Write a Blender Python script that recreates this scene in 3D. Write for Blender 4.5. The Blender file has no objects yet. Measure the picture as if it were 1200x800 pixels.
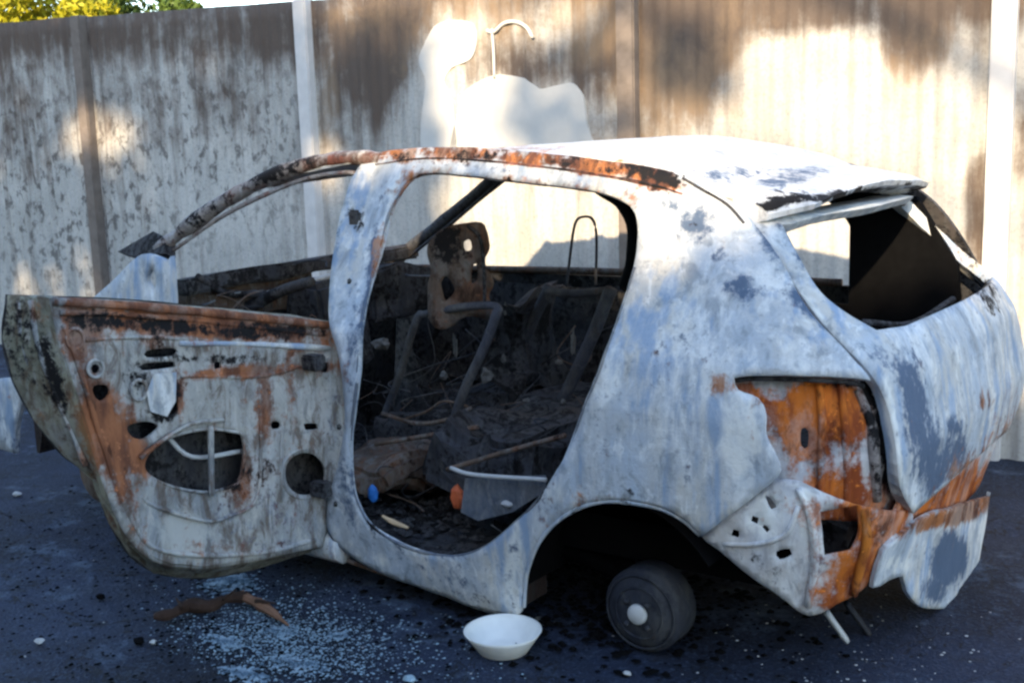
import bpy, bmesh, math, random
import numpy as np
from mathutils import Vector, Matrix, noise
from mathutils.geometry import delaunay_2d_cdt
random.seed(7)
sc = bpy.context.scene
COL = sc.collection
# ------------------------------------------------------------------ camera
CX, CY, CZ, YAW, PIT, ROLL, F = -1.601, 3.525, 1.496, -0.947, -0.177, -0.032, 1397.0
D = np.array([math.cos(PIT)*math.cos(YAW), math.cos(PIT)*math.sin(YAW), math.sin(PIT)])
R = np.cross(D, [0, 0, 1]); R /= np.linalg.norm(R); U = np.cross(R, D)
R, U = R*math.cos(ROLL)+U*math.sin(ROLL), -R*math.sin(ROLL)+U*math.cos(ROLL)
C0 = np.array([CX, CY, CZ])
cam = bpy.data.cameras.new('camera'); camo = bpy.data.objects.new('camera', cam); COL.objects.link(camo)
cam.sensor_width = 36; cam.lens = 36*F/1200; cam.clip_start = .05; cam.clip_end = 2000
camo.matrix_world = Matrix(((R[0], U[0], -D[0], CX), (R[1], U[1], -D[1], CY), (R[2], U[2], -D[2], CZ), (0, 0, 0, 1)))
sc.camera = camo
# ------------------------------------------------------------------ light
SUN_EL, SUN_DIR = 21.0, (-.30, .954)           # elevation, horizontal direction towards the sun
w = bpy.data.worlds.new('World'); sc.world = w; w.use_nodes = True
nt = w.node_tree; nt.nodes.clear()
sky = nt.nodes.new('ShaderNodeTexSky'); sky.sky_type = 'NISHITA'; sky.sun_disc = False
sky.sun_elevation = math.radians(SUN_EL); sky.sun_rotation = math.atan2(SUN_DIR[0], SUN_DIR[1])
sky.air_density = 1.0; sky.dust_density = .5; sky.ozone_density = 1.0
bg = nt.nodes.new('ShaderNodeBackground'); bg.inputs[1].default_value = .15
out = nt.nodes.new('ShaderNodeOutputWorld')
nt.links.new(sky.outputs[0], bg.inputs[0]); nt.links.new(bg.outputs[0], out.inputs[0])
sun = bpy.data.lights.new('sun', 'SUN'); sun.energy = 2.35; sun.angle = math.radians(.9); sun.color = (1, .79, .52)
suno = bpy.data.objects.new('sun', sun); COL.objects.link(suno)
e = math.radians(SUN_EL)
suno.rotation_euler = Vector((SUN_DIR[0]*math.cos(e), SUN_DIR[1]*math.cos(e), math.sin(e))).to_track_quat('Z', 'Y').to_euler()
suno.location = (-3, 9, 6)
sc.view_settings.view_transform = 'Standard'; sc.view_settings.look = 'None'
sc.view_settings.exposure = 1.95; sc.view_settings.gamma = 1
sc.cycles.use_denoising = True
sc.cycles.pixel_filter_type = 'BLACKMAN_HARRIS'; sc.cycles.filter_width = 2.6
sc.cycles.max_bounces = 6

# ------------------------------------------------------------------ geometry helpers
def proj(X):
    V = np.asarray(X, float)-C0; z = V@D
    return np.stack([600+F*(V@R)/z, 400-F*(V@U)/z], -1)
def ray(p): return D+R*(p[0]-600)/F-U*(p[1]-400)/F
def hit(p, axis, val):
    v = ray(p); t = (val-C0[axis])/v[axis]; return C0+v*t
WZ = ([0, .1, .3, .5, .75, .88, 1.38, 1.5], [.78, .81, .84, .855, .85, .82, .57, .5])
XZ = ([0, .3, .5, .65, .86, .95, 1.27, 1.4], [-.62, -.65, -.70, -.725, -.69, -.645, -.37, -.28])
LS, LC, LR = 2.95, .5, 1.1
UT = 2*(LS+LC)+LR
def surf(u, z):
    """body shell of the car: u runs along the side, round the corner and across the tail; z is height"""
    u = np.asarray(u, float); z = np.asarray(z, float)
    far = u > UT/2; uu = np.where(far, UT-u, u)
    W = np.interp(z, *WZ); Xr = np.interp(z, *XZ); Rx = .34; Ry = .235; xs = Xr+Rx
    def hw(x): return W*(1-.045*np.clip((.6-x)/1.2, 0, 2)**2-.05*np.clip((x-1.5)/1.2, 0, 2)**2)
    x1 = 2.65+(xs-2.65)*np.clip(uu/LS, 0, 1); y1 = hw(x1)
    a = np.clip((uu-LS)/LC, 0, 1)*np.pi/2
    x2 = xs-Rx*np.sin(a); y2 = hw(xs)-Ry*(1-np.cos(a)); yc = hw(xs)-Ry
    s = np.clip((uu-LS-LC)/(LR/2), 0, 1); y3 = yc*(1-s); x3 = Xr-.02*(1-(y3/np.maximum(yc, .01))**2)
    x = np.where(uu < LS, x1, np.where(uu < LS+LC, x2, x3)); y = np.where(uu < LS, y1, np.where(uu < LS+LC, y2, y3))
    return np.stack([x, np.where(far, -y, y), z+0*x], -1)
def surf_n(q):
    q = np.asarray(q, float); h = 1e-3
    a = surf(q[:, 0]+h, q[:, 1])-surf(q[:, 0]-h, q[:, 1]); b = surf(q[:, 0], q[:, 1]+h)-surf(q[:, 0], q[:, 1]-h)
    n = np.cross(b, a); n /= np.linalg.norm(n, axis=1)[:, None]+1e-9
    # outward
    c = surf(q[:, 0], q[:, 1]); s = np.sign((n*(c-np.array([.8, 0, .7]))).sum(1)); return n*s[:, None]
_gu, _gz = np.meshgrid(np.arange(0, UT-LS+.05, .02), np.arange(0, 1.5, .02), indexing='ij')
_gp = proj(surf(_gu, _gz))
_a = np.gradient(_gp, axis=0); _b = np.gradient(_gp, axis=1)
_J = -(_a[..., 0]*_b[..., 1]-_a[..., 1]*_b[..., 0])
def p2uz(p):
    p = np.array(p, float)
    d = np.where(_J > 0, ((_gp-p)**2).sum(-1), 1e9)
    i = np.unravel_index(d.argmin(), d.shape); q = np.array([_gu[i], _gz[i]])
    for k in range(6):
        P0 = proj(surf(*q)); e_ = P0-p; h = 1e-4
        if np.linalg.norm(e_) < .05: break
        J = np.stack([(proj(surf(q[0]+h, q[1]))-P0)/h, (proj(surf(q[0], q[1]+h))-P0)/h], 1)
        try: s = np.linalg.solve(J, -e_)
        except Exception: break
        n = np.linalg.norm(s)
        if n > .03: s *= .03/n
        if np.linalg.norm(proj(surf(*(q+s)))-p) < np.linalg.norm(e_): q = q+s
        else: break
    return q
def curve(pts, step, closed=True, jit=0.0):
    """Catmull-Rom through the points; a point given with a third value is a sharp corner"""
    n = len(pts); P = [np.array(p[:2], float) for p in pts]; sharp = [len(p) > 2 for p in pts]; o = []
    for i in range(n if closed else n-1):
        p1, p2 = P[i], P[(i+1) % n]
        p0 = P[i-1] if (closed or i > 0) and not sharp[i] else p1-(p2-p1)
        p3 = P[(i+2) % n] if (closed or i+2 < n) and not sharp[(i+1) % n] else p2+(p2-p1)
        L = np.linalg.norm(p2-p1); m = max(1, int(round(L/step)))
        for k in range(m):
            t = k/m
            q = .5*((2*p1)+(p2-p0)*t+(2*p0-5*p1+4*p2-p3)*t*t+(3*p1-p0-3*p2+p3)*t**3)
            if jit and k: q = q+np.array([noise.noise(Vector((q[0]*.05/step*6, q[1]*.05/step*6, 3))), noise.noise(Vector((q[0]*.05/step*6, q[1]*.05/step*6, 9)))])*jit
            o.append(q)
    if not closed: o.append(P[-1])
    return np.array(o)
def inside(poly, pts):
    x, y = pts[:, 0], pts[:, 1]; r = np.zeros(len(pts), bool); n = len(poly)
    for i in range(n):
        a, b = poly[i], poly[i-1]
        c = ((a[1] > y) != (b[1] > y))
        r ^= c & (x < (b[0]-a[0])*(y-a[1])/((b[1]-a[1]) if b[1] != a[1] else 1e-12)+a[0])
    return r
def edge_dist(poly, pts):
    d = np.full(len(pts), 1e9)
    for i in range(len(poly)):
        a, b = poly[i-1], poly[i]; ab = b-a; t = np.clip(((pts-a)@ab)/(ab@ab+1e-12), 0, 1)
        d = np.minimum(d, np.linalg.norm(pts-(a+t[:, None]*ab), axis=1))
    return d
def tri2d(outer, holes, res):
    """triangles inside the outline and outside the holes"""
    outer = np.asarray(outer); holes = [np.asarray(h) for h in holes]
    lo, hi = outer.min(0), outer.max(0)
    g = np.array([(x+(res/2 if j % 2 else 0), y) for j, y in enumerate(np.arange(lo[1], hi[1], res*.87)) for x in np.arange(lo[0], hi[0], res)])
    g = g+np.array([[random.uniform(-1, 1), random.uniform(-1, 1)] for _ in g])*res*.12
    m = inside(outer, g)
    for h in holes: m &= ~inside(h, g)
    g = g[m]
    for c in [outer]+holes: g = g[edge_dist(c, g) > res*.45] if len(g) else g
    V, E = [], []
    for c in [outer]+holes:
        s = len(V); V += [tuple(p) for p in c]; E += [(s+i, s+(i+1) % len(c)) for i in range(len(c))]
    V += [tuple(p) for p in g]
    r = delaunay_2d_cdt([Vector(v) for v in V], E, [], 0, 1e-6)
    v2 = np.array([tuple(v) for v in r[0]]); f = np.array([t for t in r[2] if len(t) == 3])
    c = v2[f].mean(1); m = inside(outer, c)
    for h in holes: m &= ~inside(h, c)
    return v2, f[m]
def nz(p, s, seed=0.0): return noise.noise(Vector((p[0]*s+seed, p[1]*s+seed*1.7, p[2]*s-seed)))
def paint(P, blobs, pw=1.5):
    px = proj(P); o = np.zeros((len(P), 4))
    for (x, y, rx, ry, rot, ch, amp) in blobs:
        c, s = math.cos(math.radians(rot)), math.sin(math.radians(rot)); dx, dy = px[:, 0]-x, px[:, 1]-y
        a = (dx*c+dy*s)/rx; b = (-dx*s+dy*c)/ry; v = amp*np.exp(-((a*a+b*b)**pw))
        if amp < 0: o[:, 'RGBW'.index(ch)] += v; continue
        o[:, 'RGBW'.index(ch)] = np.maximum(o[:, 'RGBW'.index(ch)], v)
    return o
def link(name, me, mat, parent=None):
    o = bpy.data.objects.new(name, me); COL.objects.link(o)
    if mat is not None: me.materials.append(mat)
    if parent is not None: o.parent = parent
    return o
def mesh(name, V, Fc, mat, parent=None, smooth=False, blobs=None):
    me = bpy.data.meshes.new(name); me.from_pydata([tuple(map(float, v)) for v in V], [], [tuple(int(i) for i in f) for f in Fc])
    bm = bmesh.new(); bm.from_mesh(me); bmesh.ops.recalc_face_normals(bm, faces=bm.faces); bm.to_mesh(me); bm.free()
    if smooth: me.polygons.foreach_set('use_smooth', [True]*len(me.polygons))
    o = link(name, me, mat, parent)
    if True:
        c = paint(np.array([v.co for v in me.vertices]), blobs or [])
        a = me.color_attributes.new('mask', 'FLOAT_COLOR', 'POINT'); a.data.foreach_set('color', c.ravel())
    return o
def sheet(name, outer, holes, mp, nf, th, res, mat, parent, blobs, dent=.004, off=0.0, flange=.0):
    """sheet-metal panel: 2-D outline in parameter space, mapped to 3-D by mp, thickness th inwards"""
    v2, f = tri2d(outer, holes, res)
    P = mp(v2); N = nf(v2)
    d = np.array([nz(p, 3.2, 2)*1.0+nz(p, 9, 5)*.45+nz(p, 26, 8)*.18 for p in P])*dent
    A = P+N*(off+d)[:, None]; B = A-N*th
    n = len(A); V = list(A)+list(B); T = [tuple(t) for t in f]; Fc = T+[(t[0]+n, t[2]+n, t[1]+n) for t in T]
    cnt = {}
    for t in T:
        for i in range(3):
            a, b = t[i], t[(i+1) % 3]; cnt[(a, b)] = 1
    for (a, b) in list(cnt):
        if (b, a) not in cnt: Fc.append((b, a, a+n, b+n))
    o = mesh(name, V, Fc, mat, parent, False, blobs)
    o.data.polygons.foreach_set('use_smooth', [True]*len(T)+[False]*(len(o.data.polygons)-len(T)))
    return o
def uzs(px): return np.array([p2uz(p) for p in px])
def smap(q): return surf(q[:, 0], q[:, 1])
def body_sheet(name, px, holes, mat, parent, blobs, th=.004, res=.028, dent=.006, off=0.0, jit=1.0):
    return sheet(name, uzs(curve(px, 9, jit=jit)), [uzs(curve(h, 6, jit=jit*.6)) for h in holes], smap, surf_n, th, res, mat, parent, blobs, dent, off)
def tube(name, path, r, mat, parent=None, seg=8, blobs=None, closed=False, flat=1.0, wob=0.0):
    P = [np.array(p, float) for p in path]
    if len(P) > 2:
        Q = []
        n = len(P)
        for i in range(n if closed else n-1):
            p1, p2 = P[i], P[(i+1) % n]; p0 = P[i-1] if closed or i > 0 else 2*p1-p2; p3 = P[(i+2) % n] if closed or i+2 < n else 2*p2-p1
            for k in range(5):
                t = k/5; Q.append(.5*((2*p1)+(p2-p0)*t+(2*p0-5*p1+4*p2-p3)*t*t+(3*p1-p0-3*p2+p3)*t**3))
        if not closed: Q.append(P[-1])
        P = Q
    else:
        P = [P[0]+(P[1]-P[0])*k/6 for k in range(7)]
    n = len(P); rr = r if hasattr(r, '__len__') else [r, r]; V, Fc = [], []
    up = np.array([0, 0, 1.0]); tt_ = P[-1]-P[0] if not closed else np.array([0, 0, 0.])
    if closed: up = np.cross(P[n//3]-P[0], P[2*n//3]-P[0]); up = up/(np.linalg.norm(up)+1e-12)
    elif abs(tt_[2]) > .75*np.linalg.norm(tt_): up = np.array([.83, .55, 0.05])
    for i in range(n):
        t = (P[(i+1) % n]-P[i-1]) if closed or 0 < i < n-1 else (P[1]-P[0] if i == 0 else P[-1]-P[-2])
        t = t/(np.linalg.norm(t)+1e-9); s = np.cross(t, up)
        if np.linalg.norm(s) < .15: s = np.cross(t, [1.0, 0, 0])
        s /= np.linalg.norm(s); u = np.cross(s, t); k = i/(n-1)*(len(rr)-1); j = min(int(k), len(rr)-2); rad = rr[j]+(rr[j+1]-rr[j])*(k-j)
        w_ = 1+wob*nz(P[i], 14, 4)
        for a in range(seg):
            an = 2*math.pi*a/seg; V.append(P[i]+(s*math.cos(an)*flat+u*math.sin(an))*rad*w_)
    m = n if closed else n-1
    for i in range(m):
        for a in range(seg):
            Fc.append((i*seg+a, i*seg+(a+1) % seg, ((i+1) % n)*seg+(a+1) % seg, ((i+1) % n)*seg+a))
    if not closed: Fc += [tuple(range(seg))[::-1], tuple((n-1)*seg+a for a in range(seg))]
    return mesh(name, V, Fc, mat, parent, True, blobs)
def box_v(c, s, rot=0):
    cx, cy, cz = c; x, y, z = s[0]/2, s[1]/2, s[2]/2; ca, sa = math.cos(rot), math.sin(rot)
    V = [(cx+ca*i*x-sa*j*y, cy+sa*i*x+ca*j*y, cz+k*z) for i in (-1, 1) for j in (-1, 1) for k in (-1, 1)]
    return V, [(0, 1, 3, 2), (4, 6, 7, 5), (0, 4, 5, 1), (2, 3, 7, 6), (0, 2, 6, 4), (1, 5, 7, 3)]
def box(name, c, s, mat, parent=None, rot=0, bev=.006, sub=0, rough=0.0, blobs=None):
    bm = bmesh.new(); V, Fc = box_v(c, s, rot); vs = [bm.verts.new(v) for v in V]
    for f in Fc: bm.faces.new([vs[i] for i in f])
    bmesh.ops.recalc_face_normals(bm, faces=bm.faces)
    if bev: bmesh.ops.bevel(bm, geom=list(bm.edges), offset=bev, segments=2, affect='EDGES')
    if sub:
        for _ in range(sub): bmesh.ops.subdivide_edges(bm, edges=[e_ for e_ in bm.edges if e_.calc_length() > .05], cuts=1, use_grid_fill=True)
        for v in bm.verts: v.co += Vector((nz(v.co, 6, 1), nz(v.co, 6, 2), nz(v.co, 6, 3)))*rough
    me = bpy.data.meshes.new(name); bm.to_mesh(me); bm.free()
    o = link(name, me, mat, parent)
    if True:
        c_ = paint(np.array([v.co for v in me.vertices]), blobs or [])
        a = me.color_attributes.new('mask', 'FLOAT_COLOR', 'POINT'); a.data.foreach_set('color', c_.ravel())
    return o
def revolve(name, prof, mat, parent=None, seg=40, axis='Z', loc=(0, 0, 0), smooth=True, wob=0):
    V, Fc = [], []
    for i, (r, h) in enumerate(prof):
        for a in range(seg):
            t = 2*math.pi*a/seg; k = 1+wob*math.sin(3*t+i)
            x, y, z = r*math.cos(t)*k, r*math.sin(t)*k, h
            if axis == 'Y': x, y, z = x, z, y
            V.append((x+loc[0], y+loc[1], z+loc[2]))
    for i in range(len(prof)-1):
        for a in range(seg): Fc.append((i*seg+a, i*seg+(a+1) % seg, (i+1)*seg+(a+1) % seg, (i+1)*seg+a))
    if prof[0][0] > 1e-4: Fc.append(tuple(range(seg)))
    if prof[-1][0] > 1e-4: Fc.append(tuple((len(prof)-1)*seg+a for a in range(seg)))
    return mesh(name, V, Fc, mat, parent, smooth)
def empty(name, loc=(0, 0, 0)):
    o = bpy.data.objects.new(name, None); COL.objects.link(o); o.location = loc; return o
def tag(o, label=None, cat=None, group=None, kind=None):
    for k, v in (('label', label), ('category', cat), ('group', group), ('kind', kind)):
        if v: o[k] = v
    return o

# ------------------------------------------------------------------ materials
class NT:
    def __init__(s, name):
        s.m = bpy.data.materials.new(name); s.m.use_nodes = True; s.t = s.m.node_tree; s.t.nodes.clear()
        s.o = s.t.nodes.new('ShaderNodeOutputMaterial'); s.b = s.t.nodes.new('ShaderNodeBsdfPrincipled')
        s.t.links.new(s.b.outputs[0], s.o.inputs[0]); s.tc = s.t.nodes.new('ShaderNodeTexCoord')
    def set(s, sock, v):
        if hasattr(v, 'is_output') or isinstance(v, bpy.types.NodeSocket): s.t.links.new(v, sock)
        elif isinstance(v, (tuple, list)) and len(v) == 3 and sock.type == 'RGBA': sock.default_value = (*v, 1)
        else: sock.default_value = v
    def noise(s, scale, detail=6, rough=.6, stretch=(1, 1, 1), dist=0.0, off=0):
        mp = s.t.nodes.new('ShaderNodeMapping'); mp.inputs['Scale'].default_value = stretch; mp.inputs['Location'].default_value = (off, off*.7, off*1.3)
        s.t.links.new(s.tc.outputs['Object'], mp.inputs[0])
        n = s.t.nodes.new('ShaderNodeTexNoise'); n.inputs['Scale'].default_value = scale; n.inputs['Detail'].default_value = detail
        n.inputs['Roughness'].default_value = rough; n.inputs['Distortion'].default_value = dist
        s.t.links.new(mp.outputs[0], n.inputs['Vector']); return n.outputs['Fac']
    def math(s, op, a, b=0.0, c=0.0):
        n = s.t.nodes.new('ShaderNodeMath'); n.operation = op; s.set(n.inputs[0], a); s.set(n.inputs[1], b); s.set(n.inputs[2], c); return n.outputs[0]
    def ss(s, v, lo, hi):
        n = s.t.nodes.new('ShaderNodeMapRange'); n.interpolation_type = 'SMOOTHSTEP'; s.set(n.inputs['Value'], v)
        n.inputs['From Min'].default_value = lo; n.inputs['From Max'].default_value = hi; return n.outputs[0]
    def mix(s, f, a, b):
        n = s.t.nodes.new('ShaderNodeMix'); n.data_type = 'RGBA'; s.set(n.inputs['Factor'], f); s.set(n.inputs['A'], a) if False else None
        s.set(n.inputs[6], a); s.set(n.inputs[7], b); return n.outputs[2]
    def mask(s):
        a = s.t.nodes.new('ShaderNodeAttribute'); a.attribute_name = 'mask'; p = s.t.nodes.new('ShaderNodeSeparateColor'); s.t.links.new(a.outputs['Color'], p.inputs[0]); return [p.outputs[0], p.outputs[1], p.outputs[2], a.outputs['Alpha']]
    def bump(s, h, strength, dist=.01):
        n = s.t.nodes.new('ShaderNodeBump'); n.inputs['Strength'].default_value = strength; n.inputs['Distance'].default_value = dist; s.set(n.inputs['Height'], h); s.t.links.new(n.outputs[0], s.b.inputs['Normal'])
    def fin(s, col, rough=.8, metal=0.0, spec=.3):
        s.set(s.b.inputs['Base Color'], col); s.set(s.b.inputs['Roughness'], rough); s.b.inputs['Metallic'].default_value = metal; s.b.inputs['Specular IOR Level'].default_value = spec; return s.m
def burnt(name, ca=(.46, .52, .59), cb=(.60, .57, .51), slate=(.10, .14, .21), rr=0.0, ss=0.0, bb=0.0, rust1=(.52, .17, .035), rust2=(.15, .06, .035), grime=0.0, blue=0.0):
    """burnt steel: chalky ash-coloured base, slate scale, rust and soot; mask R rust, G soot, B slate"""
    t = NT(name); M = t.mask()
    n1 = t.noise(3.0, 6, .6, (1, 1, .6)); n2 = t.noise(14, 8, .65, (1, 1, .6), 0.6, 3); n3 = t.noise(45, 8, .7, (1, 1, 1), 0, 5); st = t.noise(22, 5, .6, (1, 1, .12), 0, 9)
    k_ = min(1, max(ca)*1.9); hi = (.84*k_, .84*k_, .82*k_)
    n4 = t.noise(6.5, 8, .7, (1, 1, .55), .4, 21)
    col = t.mix(t.ss(n1, .40, .62), ca, cb)
    col = t.mix(t.math('MULTIPLY', t.ss(n4, .47, .66), .75), col, hi)
    col = t.mix(t.math('MULTIPLY', t.ss(n4, .48, .34), .25), col, tuple(c*.66 for c in ca))
    vo = t.noise(26, 4, .6, (1, 1, .35), .6, 41); col = t.mix(t.math('MULTIPLY', t.ss(vo, .56, .64), .28), col, tuple(c*.50 for c in ca)); col = t.mix(t.math('MULTIPLY', t.ss(vo, .44, .36), .5), col, hi)
    col = t.mix(t.math('MULTIPLY', t.ss(n2, .53, .70), .60), col, hi)
    col = t.mix(t.math('MULTIPLY', t.ss(n2, .46, .34), .55), col, tuple(c*.42 for c in ca))
    col = t.mix(t.math('MULTIPLY', t.ss(n3, .54, .68), .55), col, tuple(c*.45 for c in ca))
    col = t.mix(t.math('MULTIPLY', t.ss(st, .5, .72), .45), col, tuple(c*.50 for c in cb))
    if grime:
        gn = t.noise(20, 8, .7, (1, 1, .35), .6, 51)
        col = t.mix(t.math('MULTIPLY', t.ss(gn, .47, .62), grime), col, (.10, .065, .042)); col = t.mix(t.math('MULTIPLY', t.ss(gn, .44, .34), grime*.6), col, (.66, .63, .57))
    f = t.math('MULTIPLY', t.math('SUBTRACT', t.math('ADD', t.math('MULTIPLY', n2, .6), t.math('MULTIPLY', n4, .4)), .5), 2.4); f3 = t.math('MULTIPLY', t.math('SUBTRACT', n3, .5), 1.2); fs = t.math('MULTIPLY', t.math('SUBTRACT', st, .5), .9)
    if blue: col = t.mix(t.math('MULTIPLY', t.ss(t.math('ADD', n1, t.math('MULTIPLY', t.math('SUBTRACT', st, .5), .8)), .50, .68), blue), col, (.24, .36, .54))
    wv = t.math('ADD', M[3], t.math('ADD', f, fs)); col = t.mix(t.math('MULTIPLY', t.ss(wv, .30, .80), .85), col, (hi[0], hi[1]*.99, hi[2]*.95))
    b = t.math('ADD', t.math('ADD', M[2], bb), t.math('ADD', f, f3)); col = t.mix(t.ss(b, .35, .80), col, slate)
    r = t.math('ADD', t.math('ADD', M[0], rr), t.math('ADD', t.math('ADD', f, f3), fs))
    rc = t.mix(t.ss(t.noise(17, 6, .6, (1, 1, .25), 0, 17), .42, .62), rust2, rust1)
    rc = t.mix(t.ss(n3, .58, .7), rc, tuple(min(1, c*1.7) for c in rust1))
    rc = t.mix(t.math('MULTIPLY', t.ss(n4, .50, .64), .55), rc, tuple(.5*(a_+b_) for a_, b_ in zip(rust1, cb)))
    rc = t.mix(t.math('MULTIPLY', t.ss(n2, .47, .36), .8), rc, tuple(c*.35 for c in rust2))
    col = t.mix(t.ss(r, .30, .80), col, rc)
    g = t.math('ADD', t.math('ADD', M[1], ss), t.math('ADD', f, f3)); col = t.mix(t.ss(g, .42, .70), col, (.014, .013, .014))
    t.bump(t.math('ADD', t.math('MULTIPLY', n3, .6), n2), .55, .008)
    return t.fin(col, .82, 0, .2)
M_body = burnt('burnt_body', rust1=(.40, .15, .055), rust2=(.12, .05, .032), blue=.7)
M_arch = burnt('dark_arch_rust', ca=(.03, .02, .018), cb=(.04, .025, .02), rr=.25, ss=.35, rust1=(.09, .03, .02), rust2=(.03, .015, .012))
M_frame = burnt('burnt_seat_tube', ca=(.065, .07, .09), cb=(.07, .065, .06), rr=.1, ss=.1, rust1=(.12, .06, .035), rust2=(.05, .03, .02))
M_door = burnt('burnt_door', ca=(.30, .32, .34), cb=(.46, .44, .40), rr=.20, ss=.20, rust1=(.36, .14, .065), grime=.75)
M_rust = burnt('rusted_steel', rr=.75, rust1=(.62, .20, .03), rust2=(.20, .05, .02))
M_rail = burnt('rusty_rail', ca=(.30, .27, .26), cb=(.36, .31, .28), rr=.38, ss=.26, rust1=(.26, .10, .07), rust2=(.09, .05, .04))
M_soot = burnt('sooty_steel', ca=(.055, .058, .07), cb=(.08, .07, .065), rr=-.05, ss=.50, rust1=(.16, .07, .035), rust2=(.05, .03, .02))
M_brown = burnt('scorched_brown_steel', ca=(.13, .095, .075), cb=(.18, .12, .085), rr=.42, ss=.28, rust1=(.20, .09, .05), rust2=(.06, .035, .025))
M_lining = burnt('grey_lining_steel', ca=(.13, .155, .20), cb=(.2, .2, .2), ss=.22)
def plain(name, col, rough=.8, var=.3, scale=20, spec=.3, metal=0, bump=.2):
    t = NT(name); n = t.noise(scale, 6, .6); c = t.mix(n, tuple(x*(1-var) for x in col), tuple(min(1, x*(1+var)) for x in col))
    t.bump(n, bump, .005); return t.fin(c, rough, metal, spec)
M_black = plain('charred_black', (.005, .005, .0055), .95, .5, 30, .05)
M_drum = burnt('brake_drum_dark_iron', ca=(.032, .036, .050), cb=(.045, .045, .05), rr=.05, ss=.1, rust1=(.08, .04, .025), rust2=(.04, .025, .018))
M_bowl = plain('white_plastic', (.86, .85, .80), .55, .14, 22, .4, 0, .03)
M_wood = plain('charred_wood', (.055, .034, .026), .9, .6, 25, .1, 0, .6)
M_woodcut = plain('split_wood', (.26, .14, .09), .9, .5, 25, .1, 0, .4)
M_ashgrey = plain('grey_ash', (.15, .15, .145), .95, .5, 40)
M_pale = plain('pale_ash', (.55, .55, .54), .9, .3, 30)
# wall
def wall_mat():
    t = NT('weathered_cement_sheet'); M = t.mask()
    n1 = t.noise(1.6, 6, .6); n2 = t.noise(9, 8, .65, (1, 1, .7), .4, 2); st = t.noise(11, 6, .65, (1, 1, .09), 0, 4); sp = t.noise(15, 7, .62, (1, 1, .75), .3, 7); n3 = t.noise(60, 6, .7); n5 = t.noise(3.2, 6, .65, (1, 1, .8), .5, 31)
    col = t.mix(t.ss(n1, .35, .65), (.46, .445, .41), (.58, .56, .515))
    col = t.mix(t.math('MULTIPLY', t.ss(n5, .45, .62), .5), col, (.64, .61, .56))
    col = t.mix(t.math('MULTIPLY', t.ss(n3, .45, .7), .40), col, (.20, .185, .17))
    col = t.mix(t.math('MULTIPLY', t.ss(st, .46, .70), .45), col, (.22, .195, .17))
    col = t.mix(t.math('MULTIPLY', t.math('MULTIPLY', t.ss(sp, .50, .64), M[2]), .85), col, (.10, .092, .085))
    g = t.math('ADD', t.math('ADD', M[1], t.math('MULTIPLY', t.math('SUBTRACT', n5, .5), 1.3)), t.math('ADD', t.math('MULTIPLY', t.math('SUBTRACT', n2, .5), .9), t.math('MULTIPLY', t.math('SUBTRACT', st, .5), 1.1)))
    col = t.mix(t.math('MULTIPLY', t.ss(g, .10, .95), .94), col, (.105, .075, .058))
    r = t.math('ADD', M[0], t.math('MULTIPLY', t.math('SUBTRACT', n2, .5), 1.2)); col = t.mix(t.math('MULTIPLY', t.ss(r, .2, .9), .38), col, (.44, .31, .19))
    t.bump(t.math('ADD', n3, n2), .4, .008)
    return t.fin(col, .9, 0, .12)
M_wall = wall_mat()
M_post = plain('concrete_post', (.20, .165, .14), .9, .5, 14, .15, 0, .4)
M_postpale = plain('pale_concrete_post', (.66, .63, .60), .9, .2, 14, .15, 0, .4)
M_paint = plain('chalky_white_paint', (.60, .585, .55), .85, .18, 8, .2, 0, .1)
def ground_mat():
    t = NT('blackened_asphalt')
    n1 = t.noise(1.1, 6, .6); n2 = t.noise(9, 8, .7, (1, 1, 1), .3, 4); n3 = t.noise(90, 3, .6, off=2); n4 = t.noise(3.2, 8, .75, off=11)
    col = t.mix(t.ss(n1, .35, .65), (.007, .011, .024), (.024, .036, .072))
    col = t.mix(t.math('MULTIPLY', t.ss(n3, .52, .66), .35), col, (.10, .14, .22))
    cr = t.noise(1.7, 5, .6, dist=1.5, off=17); cr = t.math('ABSOLUTE', t.math('SUBTRACT', cr, .5)); col = t.mix(t.math('MULTIPLY', t.ss(cr, .010, .002), .8), col, (.006, .007, .010))
    col = t.mix(t.math('MULTIPLY', t.ss(n2, .54, .72), .7), col, (.012, .013, .018))
    a = t.math('ADD', n4, t.math('MULTIPLY', t.math('SUBTRACT', n2, .5), .6))
    col = t.mix(t.math('MULTIPLY', t.ss(a, .54, .70), .55), col, (.13, .18, .26))
    t.bump(t.math('ADD', t.math('MULTIPLY', n3, .8), n2), .9, .015)
    return t.fin(col, .75, 0, .35)
M_ground = ground_mat()
def leaf_mat(name, c1, c2):
    t = NT(name); n = t.noise(2.5, 4, .6); c = t.mix(n, c1, c2); m = t.fin(c, .6, 0, .3)
    t.b.inputs['Transmission Weight'].default_value = 0
    return m
M_leafy = leaf_mat('autumn_leaf', (.26, .24, .012), (.50, .44, .02)); M_leafg = leaf_mat('green_leaf', (.05, .09, .015), (.12, .17, .03))
M_bark = plain('bark', (.07, .05, .035), .9, .4, 20)

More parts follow.
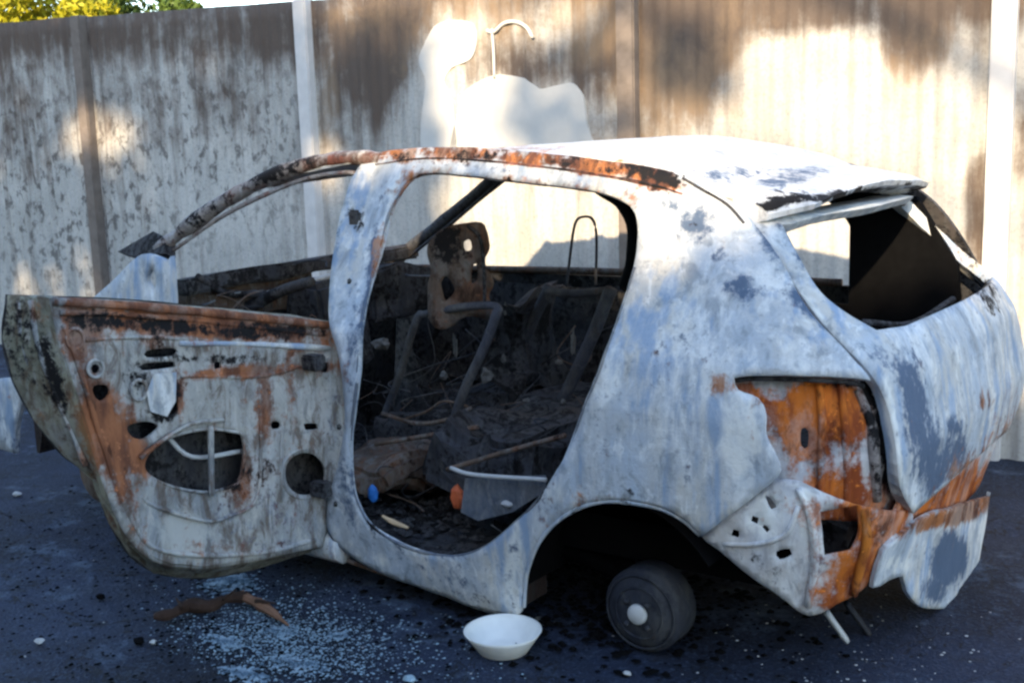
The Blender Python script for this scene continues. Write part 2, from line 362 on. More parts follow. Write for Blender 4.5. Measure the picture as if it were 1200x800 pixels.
# ------------------------------------------------------------------ ground
n = 90; V = []; Fc = []
xs = np.concatenate([[-400, -60, -12], np.linspace(-4, 9, n), [20, 80, 400]]); ys = np.concatenate([[-400, -60, -10], np.linspace(-3, 4, n), [14, 70, 400]])
for x in xs:
    for y in ys:
        k = 1 if (-4 <= x <= 9 and -3 <= y <= 4) else 0
        V.append((x, y, -.006+k*(.006*noise.noise(Vector((x*1.3, y*1.3, 0)))+.005*noise.noise(Vector((x*7, y*7, 2))))))
ny = len(ys)
for i in range(len(xs)-1):
    for j in range(ny-1): Fc.append((i*ny+j, (i+1)*ny+j, (i+1)*ny+j+1, i*ny+j+1))
g = mesh('ground', V, Fc, M_ground, None, True); tag(g, kind='structure')

# ------------------------------------------------------------------ the fence behind
WALLY = lambda x: -1.72+.05*(x-2)
def wallhit(p):
    v = ray(p); c = C0
    # plane y = -1.72+.05(x-2)
    t = (-1.72+.05*(c[0]-2)-c[1])/(v[1]-.05*v[0]); return c+v*t
fence = empty('boundary_fence', (2, WALLY(2), 0)); fence.location = (0, 0, 0)
tag(fence, 'tall soot stained corrugated sheet fence with concrete posts behind the burnt car', 'fence')
posts = [wallhit((98, 60))[0], wallhit((360, 60))[0], wallhit((738, 60))[0], wallhit((1178, 60))[0]]
sp_ = 2.02
posts = [posts[0]+2*sp_, posts[0]+sp_]+posts+[posts[-1]-sp_, posts[-1]-2*sp_]
def top_z(x): return 2.22+.028*(x-2)+.012*noise.noise(Vector((x*2, 0, 0)))
WB = []
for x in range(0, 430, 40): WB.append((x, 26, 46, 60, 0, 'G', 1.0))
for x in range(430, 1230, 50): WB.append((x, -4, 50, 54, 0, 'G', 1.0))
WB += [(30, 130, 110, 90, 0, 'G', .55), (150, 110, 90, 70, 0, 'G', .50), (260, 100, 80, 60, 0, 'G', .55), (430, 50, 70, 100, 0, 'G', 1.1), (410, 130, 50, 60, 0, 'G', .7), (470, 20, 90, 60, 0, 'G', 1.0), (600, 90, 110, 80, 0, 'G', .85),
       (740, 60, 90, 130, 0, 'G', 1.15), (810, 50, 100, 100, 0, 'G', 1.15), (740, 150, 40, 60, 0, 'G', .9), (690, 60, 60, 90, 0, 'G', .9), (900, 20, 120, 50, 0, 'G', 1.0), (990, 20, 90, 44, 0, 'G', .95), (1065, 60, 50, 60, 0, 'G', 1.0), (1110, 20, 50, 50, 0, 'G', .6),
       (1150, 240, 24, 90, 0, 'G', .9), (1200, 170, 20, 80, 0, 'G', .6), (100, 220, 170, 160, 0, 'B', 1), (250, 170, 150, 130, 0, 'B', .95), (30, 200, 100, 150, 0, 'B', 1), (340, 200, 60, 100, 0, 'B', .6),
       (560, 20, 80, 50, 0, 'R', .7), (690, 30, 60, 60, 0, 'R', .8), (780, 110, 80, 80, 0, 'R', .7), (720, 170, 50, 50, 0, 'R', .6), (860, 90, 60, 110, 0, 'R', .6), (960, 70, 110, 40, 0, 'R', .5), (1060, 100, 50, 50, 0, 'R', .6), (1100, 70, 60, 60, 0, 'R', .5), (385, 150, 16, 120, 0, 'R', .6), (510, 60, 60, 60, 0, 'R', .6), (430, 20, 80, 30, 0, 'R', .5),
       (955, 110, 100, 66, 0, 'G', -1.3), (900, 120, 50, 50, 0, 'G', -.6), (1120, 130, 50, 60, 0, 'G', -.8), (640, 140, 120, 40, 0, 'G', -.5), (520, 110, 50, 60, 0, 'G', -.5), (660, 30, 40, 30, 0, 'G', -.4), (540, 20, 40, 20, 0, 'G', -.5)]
for a, b in zip(posts[1:], posts[:-1]):
    x0, x1 = a+.045, b-.045; nx = int((x1-x0)/.0095); zs = np.linspace(0, 1, 26); V, Fc = [], []
    for side in (0, 1):
        for i in range(nx+1):
            x = x0+(x1-x0)*i/nx
            for s in zs:
                z = -.02+s*(top_z(x)+.02)
                V.append((x, WALLY(x)+.0050*math.cos(2*math.pi*x/.0745)-.008*side+.004*noise.noise(Vector((x*2, z*2, 1))), z))
    m = len(zs); nn = (nx+1)*m
    for i in range(nx):
        for j in range(m-1):
            a0 = i*m+j; Fc.append((a0, a0+m, a0+m+1, a0+1)); Fc.append((nn+a0, nn+a0+1, nn+a0+m+1, nn+a0+m))
        Fc.append((i*m+m-1, (i+1)*m+m-1, nn+(i+1)*m+m-1, nn+i*m+m-1))
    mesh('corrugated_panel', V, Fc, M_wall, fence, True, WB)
for k, x in enumerate(posts):
    o = box('post', (x, WALLY(x)+.012, top_z(x)/2-.02), (.10, .09, top_z(x)+.05), M_postpale if k in (3, 5) else M_post, fence, .05, .008)
# pale painted shapes on the fence
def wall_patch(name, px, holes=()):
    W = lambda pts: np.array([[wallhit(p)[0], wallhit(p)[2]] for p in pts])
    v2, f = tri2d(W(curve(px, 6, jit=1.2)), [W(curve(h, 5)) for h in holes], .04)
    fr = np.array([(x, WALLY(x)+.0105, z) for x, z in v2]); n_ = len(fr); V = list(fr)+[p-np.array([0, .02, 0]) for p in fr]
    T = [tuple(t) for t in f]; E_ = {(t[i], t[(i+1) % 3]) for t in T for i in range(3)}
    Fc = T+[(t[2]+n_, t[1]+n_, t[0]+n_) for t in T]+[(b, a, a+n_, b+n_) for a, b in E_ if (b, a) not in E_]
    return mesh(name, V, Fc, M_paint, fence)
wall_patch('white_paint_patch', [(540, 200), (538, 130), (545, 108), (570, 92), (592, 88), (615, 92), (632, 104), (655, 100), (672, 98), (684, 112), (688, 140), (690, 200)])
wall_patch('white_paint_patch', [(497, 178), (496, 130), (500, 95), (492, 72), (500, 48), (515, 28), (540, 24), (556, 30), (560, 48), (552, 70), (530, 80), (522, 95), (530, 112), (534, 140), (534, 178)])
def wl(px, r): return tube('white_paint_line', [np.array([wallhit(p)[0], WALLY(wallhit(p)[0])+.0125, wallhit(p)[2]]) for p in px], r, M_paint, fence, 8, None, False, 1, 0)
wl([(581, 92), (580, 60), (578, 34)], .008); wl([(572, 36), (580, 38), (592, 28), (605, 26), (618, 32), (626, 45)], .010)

# ------------------------------------------------------------------ trees
def crown(name, blobs, nleaf, size, mat, parent, seed, solid=0.0):
    rd = random.Random(seed); V, Fc = [], []
    for _ in range(nleaf):
        c, r = rd.choice(blobs)
        while True:
            q = Vector((rd.uniform(-1, 1), rd.uniform(-1, 1), rd.uniform(-1, 1)))
            if .35 < q.length < 1: break
        p = Vector(c)+Vector((q.x*r[0], q.y*r[1], q.z*r[2]))
        if noise.noise(p*1.7) < (-.12 if p.z > solid else -9): continue
        a = Vector((rd.gauss(0, 1), rd.gauss(0, 1), rd.gauss(0, 1))).normalized(); b = a.cross(Vector((rd.gauss(0, 1), rd.gauss(0, 1), rd.gauss(0, 1)))).normalized()
        s = size*rd.uniform(.6, 1.3); i = len(V); V += [p-a*s, p+b*s*.45, p+a*s, p-b*s*.45]; Fc.append((i, i+1, i+2, i+3))
    me = bpy.data.meshes.new(name); me.from_pydata([tuple(v) for v in V], [], Fc); o = link(name, me, mat, parent); return o
def tree(loc, h, blobs, nleaf, size, mat, label, seed, group=None, cat='tree'):
    t = empty('tree', loc); t.location = loc; tag(t, label, cat, group)
    rel = [((c[0]-loc[0], c[1]-loc[1], c[2]), r) for c, r in blobs]
    tube('trunk', [(0, 0, -.05), (.04, .02, h*.3), (-.02, .03, h*.6)], [.13, .10, .07], M_bark, t, 8)
    for c, r in rel: tube('branch', [(0, 0, h*.3), (c[0]*.5, c[1]*.5, h*.3+(c[2]-h*.3)*.6), c], [.05, .03, .012], M_bark, t, 6)
    crown('crown', rel, nleaf, size, mat, t, seed); return t
def bush_at(px, y): P = hit((px, 14), 1, y); return P
def bush(pxs, y, n_, size, mat, label, seed):
    Ps = [bush_at(p, y) for p, _, _ in pxs]; bl_ = [((P[0], y, P[2]-r*.6+dz), (r*1.1, r, r)) for P, (_, r, dz) in zip(Ps, pxs)]
    tree((Ps[0][0], y, 0), 2.6, bl_, n_, size, mat, label, seed, cat='bush')
bush([(10, .6, .2), (50, .55, .2), (-40, .6, .2), (95, .42, .1)], -4.6, 11000, .05, M_leafy, 'yellow leaved bush showing above the left end of the fence', 3)
bush([(115, .42, .16), (150, .4, .12), (188, .4, .16), (212, .28, .04)], -5.3, 8000, .045, M_leafg, 'green bush above the fence right of the yellow bush', 5)
# unseen leafy row added behind the viewer, heights shaped to shade the yard
SH = [(-8.2, 4.4, 1.2), (-7.0, 4.35, 1.1), (-5.8, 4.3, 1.1), (-4.6, 4.3, 1.0), (-3.5, 4.22, 1.0), (-2.4, 4.2, .9), (-1.5, 4.25, .8), (-.7, 4.6, .7), (.2, 5.8, .8), (1.4, 7.3, 1.1), (3.0, 7.5, 1.3), (4.6, 7.5, 1.4), (6.2, 7.3, 1.5), (8, 6.9, 1.5)]
hd = empty('shade_hedge', (0, 8.6, 0)); tag(hd, 'unseen leafy screen added to shade the car and fence', 'shade_hedge')
bl = []
for (x, h, r) in SH:
    for z in np.arange(.5, h-.2, .7): bl.append(((x+random.uniform(-.3, .3), random.uniform(-.3, .3), z), (r, .7, .55)))
crown('crown', bl, 150000, .13, M_leafg, hd, 11, 4.3)
for (x, h, r) in SH: tube('trunk', [(x, 0, -.05), (x+.1, 0, h*.4), (x, 0, h*.75)], [.12, .09, .05], M_bark, hd, 8)

dapple_tree = empty('tree', (-5.4, 9.6, 0)); tag(dapple_tree, 'unseen thin tree added to dapple the sun on the fence', 'tree')  # added out of view; its sparse clumps break up sunlight on the fence
rt = random.Random(21); cl = []
for k in range(70):
    x, z = rt.uniform(-8.5, .6), rt.uniform(5.65, 7.2)
    if -3.75 < x < -2.35 and z < 6.30: continue
    if noise.noise(Vector((x*.9, z*1.1, 3))) < -.08: continue
    cl.append(((x+5.4, -1.0+rt.uniform(-.2, .2), z), (rt.uniform(.25, .5), .25, rt.uniform(.12, .28))))
crown('crown', cl, 9000, .07, M_leafg, dapple_tree, 31)
tube('trunk', [(0, 0, -.05), (.05, -.1, 2.5), (-.05, -.3, 5.0), (0, -.8, 6.6)], [.16, .13, .09, .04], M_bark, dapple_tree, 8)
for c_, r_ in cl[::4]: tube('branch', [(0, -.3, 5.0), (c_[0]*.5, -.7, 5.0+(c_[2]-5.0)*.7), c_], [.04, .025, .008], M_bark, dapple_tree, 5)
# ------------------------------------------------------------------ the burnt car
car = empty('burnt_car', (0, 0, 0))
tag(car, 'burnt out hatchback shell with open rear door, bare drum and missing glass', 'car')
BB = [(420, 430, 20, 150, 3, 'B', .36), (404, 560, 24, 60, -8, 'B', .5), (432, 330, 5, 120, 8, 'B', .8), (395, 300, 6, 80, 4, 'G', .4), (520, 680, 80, 30, 18, 'B', .40), (700, 500, 60, 70, 0, 'B', .24), (850, 400, 60, 30, 0, 'B', .22), (770, 560, 60, 30, 0, 'B', .3), (650, 560, 30, 40, 30, 'G', .22), (868, 520, 26, 70, -8, 'W', .8), (930, 420, 20, 60, -40, 'W', .4), (600, 660, 10, 50, 6, 'W', .9), (392, 470, 7, 100, 0, 'W', .6), (455, 250, 7, 50, 18, 'W', .7), (720, 440, 30, 60, 0, 'W', .45), (660, 580, 30, 20, 0, 'W', .5), (790, 330, 26, 60, 0, 'W', .5), (412, 400, 8, 120, 2, 'B', .55), (450, 655, 50, 10, 24, 'W', .5), (560, 700, 60, 7, 16, 'G', .4), (438, 620, 26, 16, 40, 'G', .35), (560, 184, 50, 8, 2, 'G', .62), (470, 182, 30, 8, 0, 'G', .5), (655, 192, 30, 9, 5, 'G', .66), (720, 200, 60, 10, 8, 'G', .62), (780, 208, 34, 12, 14, 'G', .8), (600, 198, 120, 5, 4, 'B', .5), (818, 262, 24, 30, 10, 'B', .8), (868, 338, 26, 22, 40, 'B', .85), (872, 352, 8, 12, 20, 'G', .6), (905, 285, 12, 50, -34, 'B', .8), (955, 366, 44, 11, 42, 'B', 1.0), (995, 400, 34, 10, 48, 'B', .8), (845, 300, 14, 10, 0, 'B', .6), (790, 240, 26, 12, 20, 'B', .7), (770, 222, 26, 9, 20, 'G', .5), (600, 655, 10, 50, 8, 'B', .5), (428, 450, 8, 120, 0, 'B', .6), (443, 290, 8, 60, 12, 'R', .5), (408, 590, 12, 40, -15, 'B', .7), (640, 600, 24, 24, 0, 'B', .4), (720, 545, 60, 20, 0, 'B', .3), (470, 181, 40, 12, 0, 'R', .8), (540, 180, 60, 11, 2, 'R', 1.0), (620, 186, 60, 12, 5, 'R', 1.1), (700, 195, 60, 13, 7, 'R', 1.1), (765, 207, 40, 16, 16, 'R', 1.1), (650, 184, 60, 5, 5, 'G', .7), (540, 177, 50, 4, 2, 'G', .6), (760, 200, 60, 9, 12, 'G', .75), (505, 205, 40, 8, -10, 'R', .6), (735, 232, 30, 12, 25, 'R', .6), (620, 214, 70, 5, 4, 'G', .5), (900, 470, 20, 20, 0, 'R', .35),
      (505, 640, 80, 14, 20, 'B', .5), (430, 590, 12, 50, -15, 'B', .6), (560, 690, 60, 14, 18, 'B', .3), (740, 450, 60, 60, 0, 'B', .22), (690, 470, 16, 70, 20, 'B', .25), (800, 380, 60, 50, 0, 'B', .18), (640, 640, 14, 50, 15, 'G', .25), (660, 575, 30, 30, 0, 'R', .25), (700, 575, 60, 12, -6, 'G', .2),
    (620, 182, 190, 9, 3, 'R', .75), (600, 180, 60, 8, 3, 'G', .6), (760, 200, 60, 14, 12, 'G', .55), (700, 190, 60, 9, 5, 'G', .5), (780, 210, 40, 12, 20, 'R', .7), (520, 190, 60, 10, 0, 'G', .35),
    (470, 230, 10, 45, 20, 'R', .6), (600, 212, 110, 7, 4, 'R', .55), (700, 228, 50, 9, 15, 'R', .6),
    (418, 255, 14, 26, 0, 'G', .62), (400, 200, 40, 14, -20, 'R', .55), (432, 330, 10, 90, 5, 'B', .35), (412, 560, 18, 60, -10, 'B', .42), (450, 640, 60, 22, 30, 'B', .45), (520, 665, 70, 18, 20, 'B', .38), (400, 440, 10, 40, 0, 'R', .3),
    (800, 265, 26, 30, 0, 'B', .40), (870, 340, 34, 26, 20, 'B', .42), (815, 250, 18, 30, 0, 'G', .28), (905, 290, 14, 60, -32, 'B', .50), (950, 360, 40, 12, 40, 'B', .72), (985, 395, 40, 10, 48, 'B', .6), (845, 215, 30, 12, -10, 'B', .25),
    (700, 530, 40, 40, 0, 'B', .26), (650, 570, 22, 40, 30, 'G', .30), (690, 590, 60, 14, -10, 'R', .34), (640, 620, 16, 50, 30, 'R', .25), (738, 575, 7, 14, 0, 'G', .6), (620, 690, 12, 40, 0, 'R', .3),
    (848, 450, 20, 14, 20, 'R', .7), (1035, 470, 12, 60, -10, 'B', .2)]
door_open = [(503, 203), (478, 212), (458, 245), (446, 290), (434, 330), (423, 380), (418, 450), (411, 510), (412, 560), (419, 592), (438, 620), (482, 644), (530, 652), (567, 641), (600, 615), (628, 588), (648, 558), (664, 530), (684, 475), (704, 425), (726, 365), (742, 315), (748, 272), (742, 246), (722, 232), (682, 222), (600, 212), (545, 206)]
body_out = [(434, 183), (470, 175), (540, 173), (620, 178), (700, 187), (760, 195), (805, 206), (840, 222), (868, 243), (886, 265), (915, 305), (945, 358), (980, 398), (1010, 430), (1021, 446, 1), (1000, 442), (940, 440), (875, 440), (858, 443, 1), (862, 456), (886, 466), (896, 485), (896, 510), (908, 535), (914, 552), (903, 567, 1), (860, 600), (822, 628, 1), (800, 608), (775, 595), (745, 588), (712, 586), (680, 592), (650, 610), (628, 636), (615, 670), (610, 718, 1), (598, 722, 1), (560, 713), (500, 692), (450, 673), (412, 652), (385, 625), (384, 590), (392, 560), (404, 500), (399, 430), (386, 372), (390, 300), (400, 245), (414, 205)]
def sp0(p, inset=0.0):
    q = p2uz(p); P = surf(*q); N = surf_n(np.array([q]))[0]; return P-N*inset
body_sheet('body_side', body_out, [door_open], M_body, car, BB, th=.016, res=.022, dent=.005)
tube('opening_flange', [sp0(p, .004) for p in [(478, 212), (457, 245), (445, 290), (433, 330), (422, 380), (417, 450), (410, 510), (411, 560), (419, 592), (438, 620), (482, 644), (530, 652), (568, 641), (602, 613), (630, 586), (650, 556), (666, 528), (686, 473), (706, 423), (728, 363), (744, 313)]], .005, M_lining, car, 6, BB, False, 1, .6)
tube('drip_rail', [sp0(p, -.001) for p in [(440, 193), (500, 186), (580, 190), (680, 202), (760, 216), (800, 228)]], .0045, M_rail, car, 6, BB, False, 1, .6)
tube('roof_seam', [sp0(p, -.002) for p in [(800, 209), (822, 222), (852, 240), (872, 262)]], .004, M_soot, car, 6, [])
tube('arch_lip', [sp0(p, .006) for p in [(613, 712), (616, 672), (629, 638), (651, 612), (681, 594), (712, 588), (745, 590), (775, 597), (800, 610), (820, 627)]], .007, M_body, car, 6, [(700, 600, 100, 40, 0, 'G', .4)], False, 1, .4)
# cant rail / windscreen pillar over the front door opening
def sp(p, inset=0.0):
    q = p2uz(p); P = surf(*q); N = surf_n(np.array([q]))[0]; return P-N*inset
tube('windscreen_pillar', [sp(p, .015) for p in [(182, 290), (212, 268), (250, 240), (300, 212), (350, 193), (400, 183), (445, 184)]], [.024, .028, .026, .028, .024], M_rail, car, 10, [(320, 200, 60, 14, -15, 'G', .5), (240, 250, 50, 14, -30, 'G', .3), (400, 190, 50, 9, -5, 'R', .5)], False, 1.3, .35)
tube('windscreen_pillar', [sp(p, .03) for p in [(196, 290), (250, 252), (300, 226), (350, 206), (400, 197), (420, 204)]], [.007, .009, .008, .008], M_rail, car, 6, [])
# soot-black mirror stump at the pillar foot
A0 = sp((168, 290))
mesh('mirror_stump', [sp(p, i) for i in (-.01, .04) for p in [(140, 296), (182, 272), (196, 280), (196, 298), (160, 302)]], [(0, 1, 2, 3, 4), (9, 8, 7, 6, 5)]+[(i, (i+1) % 5, 5+(i+1) % 5, 5+i) for i in range(5)], M_soot, car)
# front fender
def xzplane(y0, tap=.05):
    def mp(q): x = q[:, 0]; z = q[:, 1]; return np.stack([x, y0*(1-tap*np.clip((x-1.5)/1.2, 0, 3)**2)-np.clip(z-.55, 0, 1)*.12, z], -1)
    def nf(q): return np.tile([0, 1.0, 0], (len(q), 1))
    return mp, nf
mp, nf = xzplane(.84)
fen = [(1.80, .14, 1), (1.86, 1.0), (1.90, 1.06), (2.02, 1.085), (2.10, 1.06), (2.22, .98), (2.45, .84), (2.70, .66), (2.90, .55), (3.15, .50), (3.28, .42), (3.30, .22), (3.0, .20, 1), (2.97, .32), (2.86, .46), (2.65, .52), (2.44, .46), (2.31, .32), (2.26, .14, 1)]
sheet('front_fender', curve(fen, .03), [curve([(1.96, 1.0), (1.99, 1.03), (2.02, .99), (1.98, .955)], .01)], mp, nf, .02, .05, M_body, car, [(135, 330, 30, 30, 0, 'B', .25), (180, 320, 14, 20, 0, 'G', .3), (20, 520, 40, 20, 0, 'B', .4)], .008)
# far side of the body
mpf = lambda q: np.stack([q[:, 0], -np.interp(q[:, 1], *WZ), q[:, 1]], -1); nff = lambda q: np.tile([0, -1.0, 0], (len(q), 1))
far_out = [(-.55, .25, 1), (-.60, .6), (-.55, .9), (-.38, 1.22), (-.1, 1.34), (.4, 1.40), (1.0, 1.41), (1.30, 1.385), (1.36, 1.36, 1), (1.28, 1.325), (.9, 1.345), (.5, 1.335), (.12, 1.29), (-.08, 1.14), (-.10, .96), (-.06, .875, 1), (.5, .868), (1.2, .862), (2.1, .845), (2.3, .80), (2.8, .6), (3.1, .5), (3.25, .3), (3.2, .14, 1), (.40, .12, 1), (.3, .35), (0, .5), (-.3, .38)]
FB = [(700, 360, 60, 30, 0, 'B', .4), (540, 350, 30, 40, 0, 'R', .4)]
sheet('far_body_side', curve(far_out, .03), [], mpf, nff, .03, .07, M_soot, car, FB, .006)
tube('far_centre_pillar', [hit(p, 1, -.66) for p in [(700, 222), (732, 236), (750, 262), (752, 300), (742, 340)]], [.018, .04, .06, .065, .06], M_black, car, 10, None, False, 1.1, .1)
tube('far_belt_rail', [(-.02, -.80, .885), (.9, -.80, .885), (1.6, -.79, .87), (2.1, -.77, .86)], .016, M_brown, car, 8, [])
tube('far_windscreen_pillar', [(1.22, -.55, 1.395), (1.33, -.565, 1.33), (1.6, -.60, 1.17), (1.88, -.64, 1.01), (2.10, -.68, .90)], [.03, .032, .03, .032, .036], M_soot, car, 8, [], False, 1.25, .2)
tube('far_windscreen_pillar', [(1.24, -.53, 1.355), (1.6, -.575, 1.13), (1.95, -.62, .93)], [.008, .008], M_soot, car, 6, [])
# inner C-pillar trims, black
mesh('far_quarter_lining', [(x, y, z) for y in (-.60, -.57) for (x, z) in [(-.56, .3), (-.50, 1.0), (-.36, 1.22), (.0, 1.33), (-.13, 1.12), (-.13, .84), (.1, .84), (.1, .3)]], [tuple(range(8)), tuple(range(15, 7, -1))]+[(i, (i+1) % 8, 8+(i+1) % 8, 8+i) for i in range(8)], M_black, car)
lin = [sp(p, .035) for p in [(746, 246), (752, 280), (748, 312), (730, 372), (706, 430), (680, 490), (655, 545)]]
lin2 = [p+np.array([.0, -.11, 0]) for p in lin]
mesh('door_shut_flange', lin+lin2+[p-np.array([.02, 0, 0]) for p in lin+lin2], [(i, i+1, 8+i, 7+i) for i in range(6)]+[(15+i, 14+i, 21+i, 22+i) for i in range(6)]+[(i, 14+i, 15+i, i+1) for i in range(6)]+[(7+i, 8+i, 22+i, 21+i) for i in range(6)], M_black, car)
# roof skin: rail height follows the side, the middle has sagged in the heat
rx = [-.30, -.20, -.07, .21, .72, 1.1, 1.6]; rz = [1.285, 1.305, 1.362, 1.405, 1.43, 1.42, 1.35]; ry = [.56, .57, .565, .555, .54, .55, .57]
V, Fc = [], []; X_ = np.linspace(1.56, -.26, 60); T_ = np.linspace(-1, 1, 36)
for s in (0, .012):
    for x in X_:
        for t_ in T_:
            sag = float(np.interp(x, [-.26, .15, .5, 1.0, 1.6], [.040, .060, .022, -.005, -.01]))
            z = float(np.interp(x, rx, rz))+sag*(1-t_**2)-.002-s+.010*noise.noise(Vector((x*3, t_*2.2, 4)))*(1-t_**2)
            V.append((x, float(np.interp(x, rx, ry))*t_, z))
m = len(T_); nn = len(X_)*m
for i in range(len(X_)-1):
    for j in range(m-1):
        a = i*m+j; Fc += [(a, a+1, a+m+1, a+m), (nn+a, nn+a+m, nn+a+m+1, nn+a+1)]
for i in range(len(X_)-1):
    for j in (0, m-1): a = i*m+j; Fc.append((a, a+m, nn+a+m, nn+a))
for j in range(m-1):
    for a in (j, (len(X_)-1)*m+j): Fc.append((a, a+1, nn+a+1, nn+a))
M_roof = burnt('pale_burnt_roof', ca=(.60, .63, .67), cb=(.68, .66, .62))
mesh('roof', V, Fc, M_roof, car, True, [(560, 175, 130, 10, 0, 'R', .55), (720, 190, 80, 10, 5, 'R', .4), (850, 205, 60, 16, -10, 'B', .6), (920, 205, 60, 12, -5, 'B', .75), (780, 196, 50, 9, 10, 'G', .45)])
tube('windscreen_header', [(1.56, .58, 1.34), (1.58, 0, 1.36), (1.56, -.58, 1.34)], .025, M_rail, car, 8, [])
# spoiler
V, Fc = [], []; pf = [(-.19, 1.318), (-.28, 1.306), (-.38, 1.285), (-.425, 1.265), (-.415, 1.250), (-.36, 1.245), (-.30, 1.225), (-.22, 1.25)]
Y_ = np.linspace(.575, -.575, 30)
for y in Y_:
    k = 1-(y/.575)**2; kk = min(1, (1-abs(y)/.575)*7)
    for (x, z) in pf: V.append((-.24+(x+.24)*(.45+.55*kk)+.0, y, z-.015*(1-kk)+.040*k+.003*noise.noise(Vector((x*9, y*9, 1)))))
m = len(pf)
for i in range(len(Y_)-1):
    for j in range(m): Fc.append((i*m+j, i*m+(j+1) % m, (i+1)*m+(j+1) % m, (i+1)*m+j))
Fc += [tuple(range(m)), tuple((len(Y_)-1)*m+j for j in range(m))]
mesh('spoiler', V, Fc, M_roof, car, False, [(905, 240, 50, 9, -14, 'G', 1.0), (990, 228, 90, 7, -8, 'G', .8), (925, 208, 60, 14, -10, 'B', .8), (1075, 220, 40, 9, 0, 'G', .6)])
# tailgate, mirrored about its middle
tgl = uzs(curve([(876, 252), (905, 294), (948, 355), (986, 400), (1019, 434), (1041, 475), (1050, 520), (1055, 570), (1070, 602)], 12, closed=False))
tgl[0][1] = min(tgl[0][1], 1.24)
outer = np.array(list(tgl)+[(UT-q[0], q[1]) for q in tgl[::-1]])
wl_ = uzs(curve([(917, 262), (932, 292), (958, 333), (988, 360), (1030, 384)], 8, closed=False))
ztop = 1.225
whole = [(wl_[0][0]+.03, ztop)]+list(wl_)+[(UT-q[0], q[1]) for q in wl_[::-1]]+[(UT-wl_[0][0]-.03, ztop)]
mid = np.linspace(wl_[-1][0], UT-wl_[-1][0], 8)[1:-1]
whole = [(wl_[0][0]+.03, ztop)]+list(wl_)+[(u_, wl_[-1][1]-.012) for u_ in mid]+[(UT-q[0], q[1]) for q in wl_[::-1]]+[(UT-wl_[0][0]-.03, ztop)]
tt = np.linspace(UT-wl_[0][0]-.03, wl_[0][0]+.03, 12)[1:-1]; whole += [(u_, ztop+.012) for u_ in tt]
TB = [(1140, 580, 60, 16, -18, 'R', 1.1), (1180, 530, 40, 30, -30, 'R', .8), (950, 362, 8, 60, -42, 'W', .9), (1046, 500, 7, 90, -8, 'W', 1.0), (1120, 440, 30, 40, 0, 'W', .4), (1140, 540, 14, 20, 0, 'W', .5), (1085, 597, 20, 10, 0, 'W', .9), (1035, 420, 30, 10, 48, 'B', .7), (1070, 460, 20, 60, -20, 'B', .9), (1095, 540, 26, 60, 0, 'B', .9), (1120, 500, 18, 16, 0, 'B', .8), (1160, 560, 50, 26, -25, 'R', .9), (1110, 590, 40, 14, -15, 'R', .6), (930, 290, 10, 46, -34, 'B', .6), (1185, 480, 14, 60, 0, 'R', .4), (1078, 500, 26, 90, -6, 'B', .75), (1060, 430, 26, 34, -30, 'B', .55), (1115, 535, 38, 40, 0, 'B', .7), (1085, 570, 24, 34, 0, 'G', .30), (1150, 560, 60, 34, -25, 'R', .75), (1190, 520, 40, 50, 0, 'R', .6), (1155, 470, 14, 16, 0, 'R', .6), (1170, 600, 60, 20, -10, 'R', .6), (1165, 570, 26, 9, -25, 'G', .6),
      (1020, 420, 40, 12, 45, 'B', .3), (1130, 300, 18, 70, -35, 'R', .4), (1150, 330, 18, 60, -35, 'G', .62), (930, 290, 10, 40, -35, 'B', .3), (1100, 390, 60, 10, 0, 'G', .25), (1195, 560, 20, 40, 0, 'G', .4)]
sheet('tailgate', outer, [np.array(whole)], smap, surf_n, .035, .024, M_body, car, TB, .010, -.004)
tube('tailgate_brace', [(-.53, .42, .955), (-.56, .1, .905), (-.55, -.35, .915)], .010, M_soot, car, 6, [])
# lamp recess
RB = [(950, 500, 80, 60, 0, 'R', .5), (860, 470, 34, 40, 0, 'R', -.9), (890, 560, 30, 40, 0, 'R', -.8), (1040, 500, 20, 70, -8, 'G', .62), (1000, 450, 50, 10, 0, 'G', .7), (1010, 540, 14, 50, 0, 'G', .25)]
def rneg(px, blobs): return blobs
M_recess = burnt('lamp_recess_steel', ca=(.55, .56, .60), cb=(.6, .56, .52), rr=-.02, rust1=(.62, .17, .025), rust2=(.26, .06, .018))
RB = [(960, 490, 75, 62, 0, 'R', 1.15), (985, 580, 60, 50, 0, 'R', .9), (905, 465, 30, 22, 0, 'R', .7), (1042, 500, 24, 90, -8, 'G', 1.0), (1022, 470, 22, 26, 0, 'G', .7), (1000, 448, 50, 9, 0, 'G', .8), (870, 455, 36, 9, 0, 'R', .9), (925, 540, 10, 30, 0, 'R', .6), (1000, 600, 50, 30, 0, 'R', 1.0), (1006, 520, 9, 40, 0, 'B', .45)]
body_sheet('lamp_recess', [(822, 425), (940, 422), (1040, 428), (1072, 520), (1072, 600), (1040, 622), (960, 622), (900, 610), (860, 570), (826, 500)], [[(936, 508), (946, 510), (944, 530), (935, 528)]], M_recess, car, RB, .006, .022, .007, -.062)
tube('recess_lip', [sp(p, .028) for p in [(842, 447), (880, 443), (940, 443), (1000, 446), (1018, 452)]], .007, M_soot, car, 6, [])
tube('recess_rib', [sp(p, .058) for p in [(1018, 455), (1040, 500), (1042, 550), (1050, 595)]], [.010, .016, .014], M_rail, car, 8, [(1040, 500, 30, 80, 0, 'G', .5)])
for px_ in ([(962, 430), (966, 510), (962, 615)], [(992, 430), (1000, 520), (1004, 618)]):
    tube('recess_rib', [sp(p, .060) for p in px_], [.010, .012, .009], M_recess, car, 6, RB)
